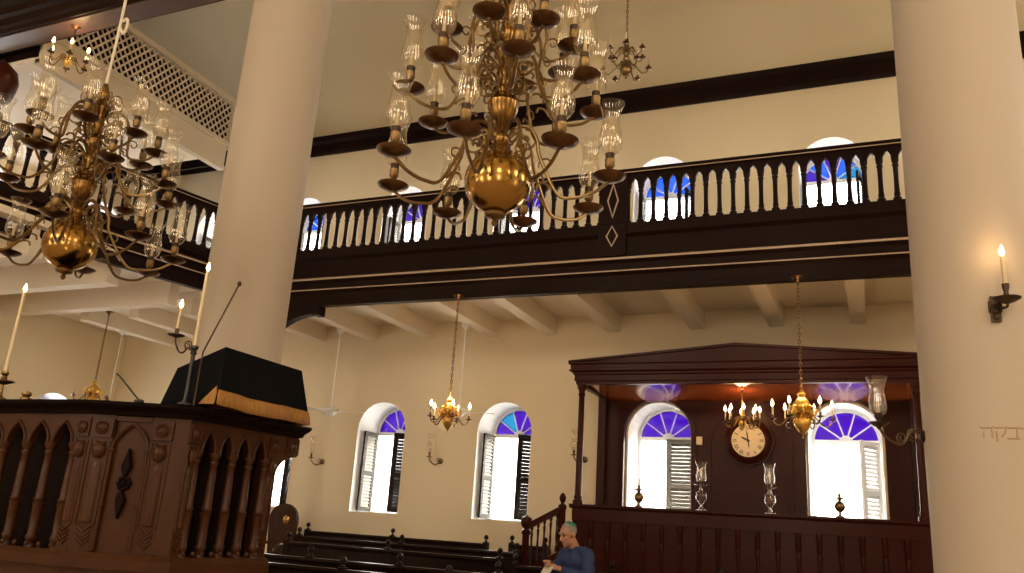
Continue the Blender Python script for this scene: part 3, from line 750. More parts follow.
def brass_lamp(loc, label):
    t = thing('candle_holder', label, 'candle holder', loc, 0, 'brass candle holders on the bench rail')
    MB().lathe([(.055, 0), (.055, .01), (.02, .03), (.018, .06), (.05, .085), (.065, .12), (.065, .15), (.045, .185), (.02, .20), (.025, .22), (.07, .235), (.07, .245), (.02, .245), (.022, .29), (0, .29)], 18).build('stem', 'oldbrass', t, True)
    MB().lathe([(.01, .29), (.009, .36), (.003, .40), (0, .42)], 8).build('candle', 'wax', t, True)
brass_lamp((-3.025, BY - .01, TOP), 'brass candle holder on the bench rail before the left canopy window')
brass_lamp((-.425, BY - .01, TOP), 'brass candle holder on the bench rail before the right canopy window')

# ------------------------------------------------------------------ sconces
def wall_sconce(loc, label):
    t = thing('wall_sconce', label, 'sconce', loc, 0, 'glass shaded wall sconces under the gallery')
    MB().lathe([(.05, 0), (.05, .015), (.03, .03), (0, .035)], 16, mtx=Matrix.Rotation(R(90), 4, 'X')).build('back_plate', 'oldbrass', t, True)
    m_ = MB(); m_.tube(spline([(0, -.02, 0), (-.02, -.07, -.05), (-.07, -.13, -.06), (-.12, -.17, 0), (-.13, -.18, .05)], 6), .010, 7)
    m_.tube([(-.02 + .03 * math.cos(a), -.06, .02 + .03 * math.sin(a)) for a in [i * .6 for i in range(12)]], .006, 5)
    m_.build('arm', 'oldbrass', t, True)
    MB().lathe([(.01, .04), (.055, .055), (.055, .062), (.016, .06), (.022, .13), (0, .13)], 16, (-.13, -.18, 0)).build('candle_cup', 'copper', t, True)
    MB().lathe([(.011, .13), (.011, .22), (0, .23)], 10, (-.13, -.18, 0)).build('candle', 'wax', t, True)
    inst('glass_shade', GL, t, (-.13, -.18, .125), sc=(.85, .85, .95))
wall_sconce((-9.40, YW - .001, 2.22), 'glass shaded wall sconce beside the reading platform corner, leftmost on the wall')
wall_sconce((-6.93, YW - .001, 2.30), 'glass shaded wall sconce on the wall between two arched windows')
wall_sconce((-4.30, YW - .001, 2.40), 'glass shaded wall sconce half hidden by the left canopy post')
# lit candle sconce on the right column
a = R(-86); cxp, cyp = RC[0] + .447 * math.cos(a), RC[1] + .447 * math.sin(a)
t = thing('candle_sconce', 'lit candle in a dark bronze sconce on the right column', 'sconce', (cxp, cyp, 2.86), R(4))
m_ = MB().box(-.03, .03, -.03, .012, -.05, .13).box(-.04, .04, -.02, .012, .02, .10)
m_.lathe([(0, -.05), (.018, -.04), (.026, -.02), (.02, .0), (.03, .015)], 12, (0, -.02, 0)); m_.build('wall_bracket', 'iron', t, True)
m_ = MB(); m_.tube(spline([(0, -.03, .06), (.02, -.08, .03), (.05, -.12, .03), (.05, -.13, .06)], 5), .009, 7); m_.build('arm', 'iron', t, True)
MB().lathe([(.01, .11), (.05, .125), (.085, .145), (.088, .152), (.03, .145), (.016, .15), (.022, .17), (.014, .19), (.022, .22), (.024, .25), (0, .25)], 20, (.05, -.13, -.065)).build('drip_pan', 'iron', t, True)
MB().lathe([(.016, .185), (.016, .375), (.004, .38), (0, .38)], 12, (.05, -.13, 0)).build('candle', 'wax', t, True)
fl = MB().lathe([(0, 0), (.012, .01), (.018, .028), (.012, .055), (.004, .075), (0, .085)], 12, (.05, -.13, .383)).build('flame', 'flame', t, True)
lamp('sconce_glow', (cxp + .06, cyp - .16, 2.86 + .44), 1.4, r=.03)
# large bracket sconce with glass on the left side of the right column
t = thing('bracket_sconce', 'scrolled bronze bracket lamp with a large glass shade on the right column', 'sconce', (RC[0] - .44, 6.72, 2.08), R(180 + 22))
m_ = MB(); m_.lathe([(.045, 0), (.045, .012), (.02, .03)], 14, mtx=Matrix.Rotation(R(90), 4, 'Y'))
m_.build('wall_plate', 'iron', t, True)
m_ = MB()
m_.tube(spline([(0, 0, .03), (.05, 0, .045), (.10, 0, .02), (.135, 0, -.03), (.17, 0, -.065), (.22, 0, -.06), (.28, 0, -.02), (.325, 0, .045)], 6), .010, 7)
m_.tube(spiral((.085, 0, .0), .05, .012, R(120), -1.6, 24), .0065, 6)
m_.tube(spiral((.165, 0, -.02), .04, .01, R(-60), 1.4, 20), .006, 6)
m_.tube(spiral((.03, 0, -.005), .03, .01, R(90), 1.3, 16), .006, 6)
m_.build('scroll_arm', 'bronze', t, True)
MB().lathe([(.008, .03), (.02, .05), (.07, .075), (.072, .082), (.02, .08), (.014, .10), (.026, .12), (.026, .15), (0, .15)], 18, (.325, 0, 0)).build('drip_pan', 'iron', t, True)
MB().lathe([(.012, .15), (.012, .24), (0, .25)], 10, (.325, 0, 0)).build('candle', 'wax', t, True)
inst('glass_shade', MB().lathe([(.028, 0), (.05, .012), (.062, .05), (.060, .10), (.050, .16), (.050, .19), (.062, .24), (.076, .28)], 22, closed=False).mesh('glass_shade', 'crystal', True), t, (.325, 0, .135))

# Hebrew letters on the right column (read right to left: resh, bet, qof, he)
t = thing('column_inscription', 'raised Hebrew letters on the right column below the candle sconce', 'inscription', (RC[0], RC[1], 2.06))
def stroke_letter(name, strokes, deg):
    m_ = MB(); s = .058
    for st in strokes:
        pts = []
        for (x0, y0), (x1, y1) in zip(st[:-1], st[1:]):
            for k in range(5):
                u = k / 4; x = (x0 + (x1 - x0) * u) * s; z = (y0 + (y1 - y0) * u) * s
                aa = R(deg) + x / .447
                pts.append((.448 * math.cos(aa), .448 * math.sin(aa), z))
        q = [pts[0]]
        for p in pts[1:]:
            if (Vector(p) - Vector(q[-1])).length > 1e-4: q.append(p)
        m_.tube(q, .0048, 6)
    m_.build(name, 'letter', t)
HE = [[(-.6, .6), (.45, .6), (.45, -.6)], [(-.4, .15), (-.4, -.6)], [(-.6, .6), (-.7, .78)]]
QOF = [[(-.6, .6), (.5, .6), (.5, .1), (.05, -.45)], [(-.4, .2), (-.4, -1.0)], [(-.6, .6), (-.7, .78)]]
BET = [[(-.5, .6), (.4, .6), (.4, -.6)], [(-.65, -.6), (.65, -.6)], [(-.5, .6), (-.6, .78)]]
RESH = [[(-.6, .6), (.4, .6), (.4, -.6)], [(-.6, .6), (-.7, .78)]]
stroke_letter('letter', HE, -101.0); stroke_letter('letter', QOF, -91.3); stroke_letter('letter', BET, -82.2); stroke_letter('letter', RESH, -73.5)

# ------------------------------------------------------------------ the reading platform (bimah)
P = [(-7.6, 3.85), (-4.585, 3.85), (-4.075, 4.04), (-4.0, 4.09), (-3.90, 4.86), (-4.6, 5.5), (-7.6, 5.5)]
PX = (-3.876, 5.045)
ZB0, ZB1 = .93, 1.83
t = thing('reading_platform', 'carved brown wooden reading platform with gothic arcaded balustrade in the left foreground', 'platform', (0, 0, 0))
BIM = t
path = P[:5]; PB = P[5:]
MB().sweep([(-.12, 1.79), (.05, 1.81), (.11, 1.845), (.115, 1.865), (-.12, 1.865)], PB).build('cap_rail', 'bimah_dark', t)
MB().sweep([(-.16, .0), (.03, 0), (.03, 1.79), (-.16, 1.79)], PB).build('rear_panel', 'bimah', t)
MB().sweep([(-.12, 1.79), (.03, 1.79), (.05, 1.815), (.085, 1.83), (.11, 1.845), (.115, 1.865), (-.12, 1.865)], P[:4] + [PX]).build('cap_rail', 'bimah_dark', t)
MB().sweep([(-.05, .86), (.06, .86), (.06, .92), (.03, .95), (-.05, .95)], path).build('base_moulding', 'bimah', t)
MB().sweep([(-.3, 0), (.02, 0), (.02, .86), (-.3, .86)], path).build('plinth', 'bimah', t)
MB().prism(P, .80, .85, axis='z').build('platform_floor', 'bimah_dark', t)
MB().sweep([(-.16, .95), (-.12, .95), (-.12, 1.79), (-.16, 1.79)], path).build('inner_lining', 'bimah_dark', t)  # backing kept near-black, giving the arcade its shade by colour
def seg_mtx(a, b):
    a = Vector((*a, 0)); b = Vector((*b, 0)); d = (b - a).normalized(); nrm = Vector((d.y, -d.x, 0))
    return Matrix(((d.x, -nrm.x, 0, a.x), (d.y, -nrm.y, 0, a.y), (0, 0, 1, 0), (0, 0, 0, 1))), (b - a).length
# local: x along face, +y inward, z up
COLN = [(.034, 0), (.034, .03), (.022, .05), (.034, .07), (.038, .09), (.030, .11), (.032, .29), (.039, .305), (.030, .315), (.039, .33), (.031, .345), (.026, .56), (.023, .63), (.030, .64), (.030, .655), (.023, .665), (.040, .70), (.040, .715)]
COLM = MB().lathe(COLN, 12).mesh('colonnette', 'bimah', True)
ROS = MB().lathe([(.040, 0), (.042, .01), (.036, .016), (.028, .008), (.012, .02), (0, .022)], 18, mtx=Matrix.Rotation(R(90), 4, 'X')).mesh('rosette', 'bimah', True)
BEAD = MB().ell((0, 0, 0), (.017, .017, .019), 10, 8).mesh('bead', 'bimah', True)
def pilaster(mt, x0, x1, plain=False):
    w = x1 - x0; p = MB(); cx = (x0 + x1) / 2
    p.tbox(mt, x0, x1, -.0, .10, .95, 1.79)
    if not plain:
        p.tbox(mt, x0 + .004, x1 - .004, -.016, .0, 1.645, 1.765); p.tbox(mt, x0, x1, -.012, .0, .95, .962)
        p.lathe([(w * .30, 1.12), (w * .34, 1.13), (w * .34, 1.46), (w * .28, 1.49)], 14, mtx=mt @ Matrix.Translation((cx, w * .18, 0)))
        for xx in (x0 + w * .1, x1 - w * .1): p.lathe([(.006, 1.10), (.007, 1.12), (.007, 1.62), (.004, 1.63)], 8, mtx=mt @ Matrix.Translation((xx, -.002, 0)))
        for k in range(4):
            for sgn in (1, -1):
                p.tbox(mt @ Matrix.Translation((cx, -.004, .985 + .028 * k)) @ Matrix.Rotation(R(-40 * sgn), 4, 'Y'), 0 if sgn > 0 else -w * .40, w * .40 if sgn > 0 else 0, -.006, .006, -.005, .005)
        p.ell(mt @ Vector((cx, .0, 1.565)), (w * .30, w * .30, .055), 12, 8)
        for k in range(3):
            for sgn in (1, -1):
                p.tbox(mt @ Matrix.Translation((cx, -.004, 1.525 + .028 * k)) @ Matrix.Rotation(R(-50 * sgn), 4, 'Y'), 0 if sgn > 0 else -w * .34, w * .34 if sgn > 0 else 0, -.012, .006, -.004, .004)
    o = p.build('pilaster', 'bimah', BIM)
    if not plain:
        q = inst('rosette', ROS, o); q.matrix_local = mt @ Matrix.Translation((cx, -.016, 1.705)) @ Matrix.Scale(min(1, w / .11), 4, (1, 0, 0))
    return o
def arcade(mt, x0, x1, n):
    w = (x1 - x0) / n
    hd = MB(); ml = MB()
    for k in range(n):
        xa = x0 + k * w; xm = xa + w / 2; zs = 1.60; hp = .135; g = .022
        for sgn in (1, -1):
            arc = [(xm + sgn * (w / 2 - g) * (1 - (i / 6) ** 1.7), zs + hp * (i / 6) ** .85) for i in range(7)]
            edge = xm + sgn * w / 2
            for i in range(6):
                hd.prism([arc[i], arc[i + 1], (arc[i + 1][0], 1.79), (arc[i][0], 1.79)], .0, .05, mtx=mt)
            hd.prism([(edge, zs), (arc[0][0], zs), (arc[0][0], 1.79), (edge, 1.79)], .0, .05, mtx=mt)
            ml.tube([mt @ Vector((p[0], -.004, p[1] + .006)) for p in arc], .009, 6)
    hd.build('arcade_header', 'bimah', BIM); ml.build('arch_moulding', 'bimah', BIM)
    for k in range(n + 1):
        o = inst('colonnette', COLM, BIM); o.matrix_local = mt @ Matrix.Translation((x0 + k * w, .012, .93)) @ Matrix.Scale(.94, 4, (0, 0, 1))
    for k in range(2 * n + 1):
        o = inst('bead', BEAD, BIM); o.matrix_local = mt @ Matrix.Translation((x0 + k * w / 2, -.012, .972))
mt, L = seg_mtx(P[0], P[1])
pilaster(mt, L - .13, L)
arcade(mt, L - .13 - 1.98, L - .13, 9)
pilaster(mt, L - 2.5, L - 2.2)
mt, L = seg_mtx(P[1], P[2])
pilaster(mt, 0, .15); pilaster(mt, L - .15, L)
m_ = MB(); m_.tbox(mt, .155, L - .155, .02, .08, .95, 1.79); m_.build('carved_panel', 'bimah', BIM)
m_ = MB(); cx = L / 2; w2 = L / 2 - .155
for sgn in (1, -1):
    m_.tube([mt @ Vector((cx + sgn * w2 * (1 - (i / 7) ** 1.8), -.0, 1.575 + .165 * (i / 7) ** .85)) for i in range(8)], .010, 6)
    m_.tube([mt @ Vector((cx + sgn * w2, .0, z)) for z in (.96, 1.2, 1.58)], .012, 8); m_.lathe([(.012, 0), (.019, .006), (.019, .02), (.012, .026)], 10, mtx=mt @ Matrix.Translation((cx + sgn * w2, 0, 1.56))); m_.lathe([(.012, 0), (.018, .006), (.018, .02), (.012, .026)], 10, mtx=mt @ Matrix.Translation((cx + sgn * w2, 0, 1.22)))
m_.tbox(mt, .155, L - .155, -.0, .02, 1.755, 1.785)
m_.build('panel_arch', 'bimah', BIM)
m_ = MB()
for sgn in (1, -1):
    m_.prism([(cx - .005, 1.37 + sgn * .03), (cx + .030, 1.37 + sgn * .10), (cx, 1.37 + sgn * .215), (cx - .030, 1.37 + sgn * .10)], -.012, .025, mtx=mt)
for k in range(8):
    a = R(45 * k); m_.ell(mt @ Vector((cx + .033 * math.cos(a), .008, 1.37 + .033 * math.sin(a))), (.016, .016, .016), 8, 6)
m_.ell(mt @ Vector((cx, .0, 1.37)), (.02, .02, .02), 10, 8)
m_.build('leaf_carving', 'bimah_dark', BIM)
mt, L = seg_mtx(P[2], P[3]); pilaster(mt, 0, L, True)
mt, L = seg_mtx(P[3], P[4]); pilaster(mt, 0, .09); pilaster(mt, L - .10, L); arcade(mt, .09, L - .10, 4)
m_ = MB(); cv = [(L + .185 * (1 - math.cos(a)), 1.50 + .15 * math.sin(a)) for a in [R(15 * i) for i in range(7)]]
for i in range(6): m_.prism([cv[i], cv[i + 1], (cv[i + 1][0], 1.79), (cv[i][0], 1.79)], .0, .08, mtx=mt)
m_.tbox(mt, L + .07, L + .185, -.012, 0, 1.66, 1.775)
bk_ = m_.build('curved_bracket', 'bimah', BIM)
q = inst('rosette', ROS, bk_); q.matrix_local = mt @ Matrix.Translation((L + .127, -.012, 1.717))
MB().lathe([(.035, 0), (.035, .012), (.02, .02), (.032, .035), (.028, .05), (.0, .06)], 14, (-5.14, 3.76, 1.865)).build('brass_knob', 'oldbrass', BIM, True, label='brass knob on the cap rail')

# reading desk with its black cloth
t = thing('reading_desk', 'sloping wooden reading desk hidden under the black cloth on the platform', 'desk', (-3.99, 4.47, .86))
MB().prism([(-.17, 1.01), (.16, 1.01), (.16, 1.37), (-.17, 1.255)], -.34, .34, axis='y').build('desk_body', 'bimah', t)
cl = MB()
x0, x1, y0, y1 = -4.18, -3.80, 4.07, 4.87
zl, zr = 2.125, 2.258
rim = []; hem = []
def perim(u):   # u 0..4 round the rectangle
    if u < 1: return x0 + (x1 - x0) * u, y0, 0
    if u < 2: return x1, y0 + (y1 - y0) * (u - 1), 1
    if u < 3: return x1 - (x1 - x0) * (u - 2), y1, 2
    return x0, y1 - (y1 - y0) * (u - 3), 3
N = 160; rings = []
for lev in range(7):
    s = lev / 6; ring = []
    for i in range(N):
        u = 4 * i / N; x, y, sd = perim(u)
        zt = zl + (zr - zl) * (x - x0) / (x1 - x0)
        fl = s * (.035 + .012 * math.sin(u * 9) + .008 * math.sin(u * 23))
        dx, dy = x - (x0 + x1) / 2, y - (y0 + y1) / 2
        ux = max(-1, min(1, dx / ((x1 - x0) / 2))); uy = max(-1, min(1, dy / ((y1 - y0) / 2)))
        ex, ey = (ux if abs(ux) > .999 else 0), (uy if abs(uy) > .999 else 0)
        zb = 1.885 + .006 * math.sin(u * 7 + 1) if sd != 0 else 1.876
        kf = .3 if sd == 0 else 1.0
        ring.append((x + ex * (fl + .04 * s), y + ey * (fl + .04 * s) * kf, zt + (zb - zt) * s))
    rings.append(ring)
vs = [p for r_ in rings for p in r_]; fs = []
for l in range(6):
    for i in range(N):
        i2 = (i + 1) % N; fs.append((l * N + i, l * N + i2, (l + 1) * N + i2, (l + 1) * N + i))
fs.append(tuple(range(N)))
cl.add(vs, fs)
ck = cl.build('draped_cloth', 'velvet', None, True); sol = ck.modifiers.new('thick', 'SOLIDIFY'); sol.thickness = .006
tag(ck, 'black velvet cloth with gold fringe draped over the reading desk', 'cloth')
fr = MB(); r5 = rings[5]; r6 = rings[6]; vs = []; KEEP = range(N // 4, N)
for i in range(N):
    a = Vector(r5[i]); b = Vector(r6[i]); cxy = Vector(((x0 + x1) / 2, (y0 + y1) / 2, 0)); d = Vector((b.x - cxy.x, b.y - cxy.y, 0)).normalized() * .006
    m1 = a.lerp(b, -.30); low = b + Vector((0, 0, -.014 - .006 * (i % 2)))
    vs += [tuple(m1 + d), tuple(a.lerp(b, .4) + d * 1.7), tuple(low + d)]
fs = []
for i in range(N):
    j = (i + 1) % N
    for q in ((0, 1) if i in KEEP and i < N - 1 else ()): fs.append((i * 3 + q, j * 3 + q, j * 3 + q + 1, i * 3 + q + 1))
fr.add(vs, fs); fo = fr.build('gold_fringe', 'gold', ck, True); fo.modifiers.new('thick', 'SOLIDIFY').thickness = .006
# gold corner flap
MB().prism([(-3.92, 1.885), (-3.77, 1.885), (-3.79, 2.0)], 4.07 - .036, 4.07 - .028).build('corner_flap', 'gold', ck, label='gold fringe turned up at the cloth corner')

# candlesticks on the platform rail
def stand_candle(loc, label, cand_h, pole_h, pan=True):
    t = thing('candlestick', label, 'candlestick', loc, 0, 'tall lit candles on the reading platform')
    MB().lathe([(.045, 0), (.045, .01), (.02, .02), (.013, .03), (.011, pole_h * .5), (.013, pole_h - .06), (.022, pole_h - .05), (.014, pole_h - .03), (.026, pole_h - .015), (.024, pole_h), (0, pole_h)], 14).build('stem', 'black' if not pan else 'oldbrass', t, True)
    MB().lathe([(.013, pole_h), (.011, pole_h + cand_h), (0, pole_h + cand_h + .004)], 12).build('candle', 'wax', t, True)
    MB().lathe([(0, 0), (.009, .008), (.013, .02), (.009, .04), (.003, .055), (0, .062)], 12, (0, 0, pole_h + cand_h + .004)).build('flame', 'flame', t, True)
    if pan: MB().lathe([(.012, pole_h - .09), (.05, pole_h - .075), (.07, pole_h - .068), (.07, pole_h - .062), (.012, pole_h - .07)], 18).build('drip_pan', 'copper', t, True)
    return t
c1 = stand_candle((-3.965, 3.97, 1.866), 'tall lit candle on a dark stem with a scrolled side branch, beside the black cloth', .50, .38, False)
m_ = MB(); m_.tube(spline([(0, 0, .33), (-.05, 0, .37), (-.09, 0, .34), (-.13, 0, .35), (-.17, 0, .41), (-.175, 0, .45)], 5), .006, 6)
m_.tube(spiral((-.06, 0, .385), .035, .01, R(-60), 1.5, 18), .005, 5); m_.build('side_branch', 'iron', c1, True)
MB().lathe([(.008, .44), (.055, .455), (.055, .46), (.012, .458), (.014, .50), (0, .50)], 14, (-.175, 0, 0)).build('side_cup', 'iron', c1, True)
MB().lathe([(.009, .50), (.009, .635), (0, .64)], 10, (-.175, 0, 0)).build('side_candle', 'wax', c1, True)
MB().lathe([(0, 0), (.009, .008), (.013, .02), (.009, .04), (.003, .055), (0, .062)], 12, (-.175, 0, .64)).build('side_flame', 'flame', c1, True)
lamp('candle_glow', (-3.95, 3.93, 2.85), 1.2, r=.03); lamp('candle_glow', (-4.14, 3.93, 2.62), .7, r=.03)
stand_candle((-5.385, 3.75, 1.866), 'tall lit candle in a brass holder at the left edge of the platform', .56, .19)
lamp('candle_glow', (-5.385, 3.70, 2.74), 1.2, r=.03)
t = thing('candle_lighter', 'thin leaning bronze candle lighter rod rising from beside the black cloth', 'rod', (-3.905, 3.985, 1.866))
MB().tube([(0, 0, 0), (.012, -.01, .34), (.17, -.0, .70), (.205, .0, .775)], .0055, 7).build('rod', 'iron', t, True)
MB().ell((.21, 0, .785), (.014, .014, .018), 10, 8).build('tip', 'iron', t, True)
t = thing('microphone', 'thin black gooseneck microphone on the platform rail', 'microphone', (-4.235, 3.86, 1.866))
MB().lathe([(.03, 0), (.03, .012), (.01, .02), (0, .02)], 14).build('base', 'black', t, True)
MB().tube(spline([(0, 0, .01), (-.04, -.03, .06), (-.10, -.08, .14), (-.125, -.1, .165)], 5), .006, 7).build('neck', 'black', t, True)

# ------------------------------------------------------------------ pews
BALLF = MB().lathe([(.035, 0), (.035, .02), (.016, .03), (.016, .045), (.04, .06), (.048, .09), (.035, .12), (.012, .135), (0, .14)], 12).mesh('ball_finial', 'dark2', True)
def pew(label, x0, x1, y, ztop, nposts, zbase=0, inner=True):
    t = thing('pew', label, 'pew', ((x0 + x1) / 2, y, zbase), 0, 'dark wooden pews')
    L = (x1 - x0) / 2; h = ztop - zbase
    MB().box(-L, L, -.02, .02, .30, h - .05).box(-L, L, -.03, .0, h - .24, h - .20).build('back_panel', 'dark2', t)
    MB().sweep([(-.05, h - .06), (.04, h - .06), (.055, h - .03), (.04, h), (-.04, h)], [(-L, 0), (L, 0)]).build('top_rail', 'dark2', t)
    MB().box(-L, L, -.46, -.0, .42, .46).box(-L, L, -.44, -.41, .32, .42).build('seat', 'dark2', t)
    for k in range(nposts):
        x = -L + 2 * L * k / (nposts - 1)
        p = MB().box(x - .04, x + .04, -.045, .045, 0, h + .02); p.box(x - .03, x + .03, -.46, -.04, .58, .64); p.box(x - .03, x + .03, -.46, -.40, 0, .58)
        p.build('end_post', 'dark2', t)
        po = t.children[-1]
        inst('ball_finial', BALLF, po, (x, 0, h + .02), sc=(.8, .8, .85))
    return t
pew('dark wooden pew against the wall below the two arched windows, rearmost row', -9.2, -5.75, 12.55, 1.0, 3)
pew('short dark wooden pew end standing against the wall beside the stair railing', -5.30, -4.74, 12.55, 1.02, 2)
pew('dark wooden pew, second row from the wall', -8.55, -4.75, 11.45, .93, 3)
pew('dark wooden pew, third row from the wall', -7.95, -4.55, 10.4, .87, 3)
pew('dark wooden pew behind the seated man, before the canopied bench', -4.0, -.4, 9.62, .84, 4)
pew('dark wooden pew in the frontmost row in view', -7.4, -3.75, 8.55, .775, 4)
pew('dark wooden pew in front of the seated man, nearest the camera', -6.6, -2.75, 7.95, .72, 4)

# carved armchair by the third window
t = thing('armchair', 'carved brown wooden armchair back with gilt crest by the window behind the platform', 'chair', (-9.55, 12.3, 0))
pts = [(.30 * math.cos(a), 1.15 + .28 * math.sin(a)) for a in [PI * i / 14 for i in range(15)]] + [(-.24, .5), (.24, .5)]
MB().prism(pts, -.03, .03).build('backrest', 'bimah', t)
MB().box(-.28, .28, -.5, .03, .42, .48).build('seat', 'bimah', t)
for x in (-.25, .25):
    for y in (-.46, 0): MB().lathe([(.025, 0), (.03, .1), (.022, .25), (.03, .42)], 10, (x, y, 0)).build('leg', 'bimah', t, True)
    MB().tube(spline([(x, 0, .75), (x, -.25, .76), (x, -.46, .70), (x, -.46, .46)], 4), .022, 8).build('arm', 'bimah', t, True)
MB().lathe([(.06, 0), (.07, .01), (.03, .025), (0, .03)], 14, (0, 0, 0), mtx=Matrix.Translation((.08, -.03, 1.16)) @ Matrix.Rotation(R(90), 4, 'X')).build('gilt_crest', 'brass', t, True)

# ------------------------------------------------------------------ the seated man
def limb(mb, pts, rs, n=14, k=4):
    sp_ = spline(pts, k); rr = []
    for i in range(len(pts) - 1):
        for j in range(k): rr.append(rs[i] + (rs[i + 1] - rs[i]) * j / k)
    rr.append(rs[-1]); mb.tube(sp_, rr, n)
    mb.ell(sp_[0], (rs[0],) * 3, 12, 8); mb.ell(sp_[-1], (rs[-1],) * 3, 12, 8)
man = thing('person', 'grey-haired man in blue shirt and green skullcap, seated and looking down', 'person', (-3.13, 9.18, 0), R(-32))
# local frame: faces -Y, left hand at +X
hc = Vector((.0, -.085, 1.225)); hm = Matrix.Rotation(R(22), 4, 'X')       # head tipped down
def hp(x, y, z): return hc + hm @ Vector((x, y, z))
b = MB()
b.ell(hc + hm @ Vector((0, .012, .035)), (.076, .094, .090), 22, 16, hm)       # skull
b.ell(hc + hm @ Vector((0, -.035, -.045)), (.058, .062, .072), 18, 12, hm)     # jaw
b.ell(hc + hm @ Vector((0, -.075, -.098)), (.026, .020, .020), 12, 8, hm)      # chin
b.tube([hp(0, -.080, .035), hp(0, -.100, .005), hp(0, -.118, -.022)], [.010, .012, .017], 10)    # nose
b.ell(hp(0, -.108, -.026), (.019, .014, .011), 10, 8, hm)
b.ell(hp(0, -.078, .040), (.055, .018, .012), 14, 8, hm)                       # brow ridge
b.ell(hp(0, -.090, -.060), (.024, .012, .0075), 12, 8, hm); b.ell(hp(0, -.088, -.073), (.021, .012, .008), 12, 8, hm)   # lips
for s in (1, -1):
    b.ell(hp(s * .044, -.062, -.015), (.022, .022, .020), 10, 8, hm)           # cheek
    b.ell(hp(s * .080, .018, -.004), (.010, .020, .034), 10, 8, hm)            # ear
limb(b, [(0, .05, 1.02), (0, .0, 1.11), (0, -.04, 1.17)], [.066, .060, .058])  # neck
limb(b, [(0, .10, .56), (0, .10, .72), (0, .08, .90), (0, .05, 1.0)], [.14, .135, .12, .06], 18)
SH = {1: [(.185, .05, 1.025), (.245, -.02, .80), (.085, -.27, .875)], -1: [(-.185, .05, 1.025), (-.25, -.05, .79), (-.06, -.28, .90)]}
for s in (1, -1):
    p = SH[s]
    limb(b, p, [.055, .043, .028])
    limb(b, [(s * .05, .05, 1.01), p[0]], [.055, .05])
    limb(b, [(s * .09, .08, .53), (s * .12, -.36, .52), (s * .13, -.40, .10)], [.085, .062, .042], k=6)
    limb(b, [(s * .13, -.38, .05), (s * .14, -.54, .035)], [.04, .032])
    w = Vector(p[2]); d = (Vector(p[2]) - Vector(p[1])).normalized(); sd = Vector((0, 0, 1)).cross(d).normalized()
    inn = -s
    palm = w + d * .05
    q = Vector((0, 1, 0)).rotation_difference(d).to_matrix().to_4x4()
    b.ell(palm, (.040, .052, .019), 14, 10, q)
    for k, (off, ln) in enumerate(((-.030, .062), (-.010, .072), (.010, .068), (.028, .052))):
        base = palm + d * .042 + sd * off
        up = Vector((0, 0, 1))
        b.tube([base, base + d * ln * .45 + up * .004, base + d * ln * .75 - up * .014, base + d * ln * .85 - up * .034], [.0095, .009, .0085, .007], 8)
    tb = w + d * .025 + sd * (-s * .034) * (-1 if s < 0 else 1) * 1.0
    b.tube([tb, tb + d * .03 + sd * (-.022 if tb.dot(sd) < w.dot(sd) else .022) + Vector((0, 0, .012)), tb + d * .062 + sd * (-.02 if tb.dot(sd) < w.dot(sd) else .02) + Vector((0, 0, .016))], [.012, .0105, .008], 8)
bo = b.build('body', 'skin', man, True)
rm = bo.modifiers.new('skin_surface', 'REMESH'); rm.mode = 'VOXEL'; rm.voxel_size = .0055; rm.use_smooth_shade = True
sm = bo.modifiers.new('soften', 'SMOOTH'); sm.iterations = 4; sm.factor = .5
c = MB()
limb(c, [(0, .10, .55), (0, .105, .72), (0, .09, .90), (0, .05, 1.03)], [.175, .18, .175, .09], 20)
c.ell((0, .06, .95), (.225, .15, .12), 20, 12); c.ell((0, .045, 1.04), (.135, .095, .06), 18, 10)
for s in (1, -1):
    p = SH[s]
    limb(c, [(s * .06, .05, 1.03), p[0], ((p[0][0] + p[1][0]) / 2 + s * .012, (p[0][1] + p[1][1]) / 2, (p[0][2] + p[1][2]) / 2), p[1], tuple(Vector(p[1]).lerp(Vector(p[2]), .80))], [.078, .078, .070, .062, .046])
c.lathe([(.068, 0), (.066, .035), (.072, .045), (.078, .02), (.085, -.01)], 18, (0, .03, 1.075))
so = c.build('shirt', 'shirt', man, True, label='long-sleeved blue shirt with a collar')
rm = so.modifiers.new('cloth_surface', 'REMESH'); rm.mode = 'VOXEL'; rm.voxel_size = .009; rm.use_smooth_shade = True
so.modifiers.new('soften', 'SMOOTH').iterations = 3
c = MB()
for s in (1, -1):
    limb(c, [(s * .08, .10, .545), (s * .10, -.10, .535), (s * .12, -.37, .525), (s * .13, -.405, .30), (s * .13, -.405, .09)], [.115, .10, .078, .066, .062])
c.ell((0, .10, .56), (.185, .14, .09), 18, 10)
to = c.build('trousers', 'trousers', man, True); rm = to.modifiers.new('cloth_surface', 'REMESH'); rm.mode = 'VOXEL'; rm.voxel_size = .012; rm.use_smooth_shade = True
for s in (1, -1):
    MB().ell((s * .135, -.46, .045), (.048, .13, .045), 16, 10).build('shoe', 'black', man, True)
h = MB()
vs_h = []
h.ell(hp(0, .026, .042), (.081, .094, .092), 22, 14, hm)
ho = h.build('hair', 'hair', man, True, label='short grey hair')
h2 = MB()
for s in (1, -1):
    h2.ell(hp(s * .032, -.084, .052), (.020, .008, .005), 10, 6, hm)
h2.build('eyebrows', 'hair', man, True)
e = MB()
for s in (1, -1): e.ell(hp(s * .031, -.076, .018), (.012, .010, .007), 12, 8, hm)
e.build('eyes', 'ink', man, True)
kp = MB(); n1 = 24; prof = [(.0, .0)]
kprof = [(.072 * math.sin(a), .052 * math.cos(a) - .052) for a in [R(8 * i) for i in range(0, 12)]]
kp.lathe([(r_, z_) for r_, z_ in kprof], n1, mtx=Matrix.Translation(hp(0, .092, .115)) @ hm @ Matrix.Rotation(R(-42), 4, 'X'), closed=False)
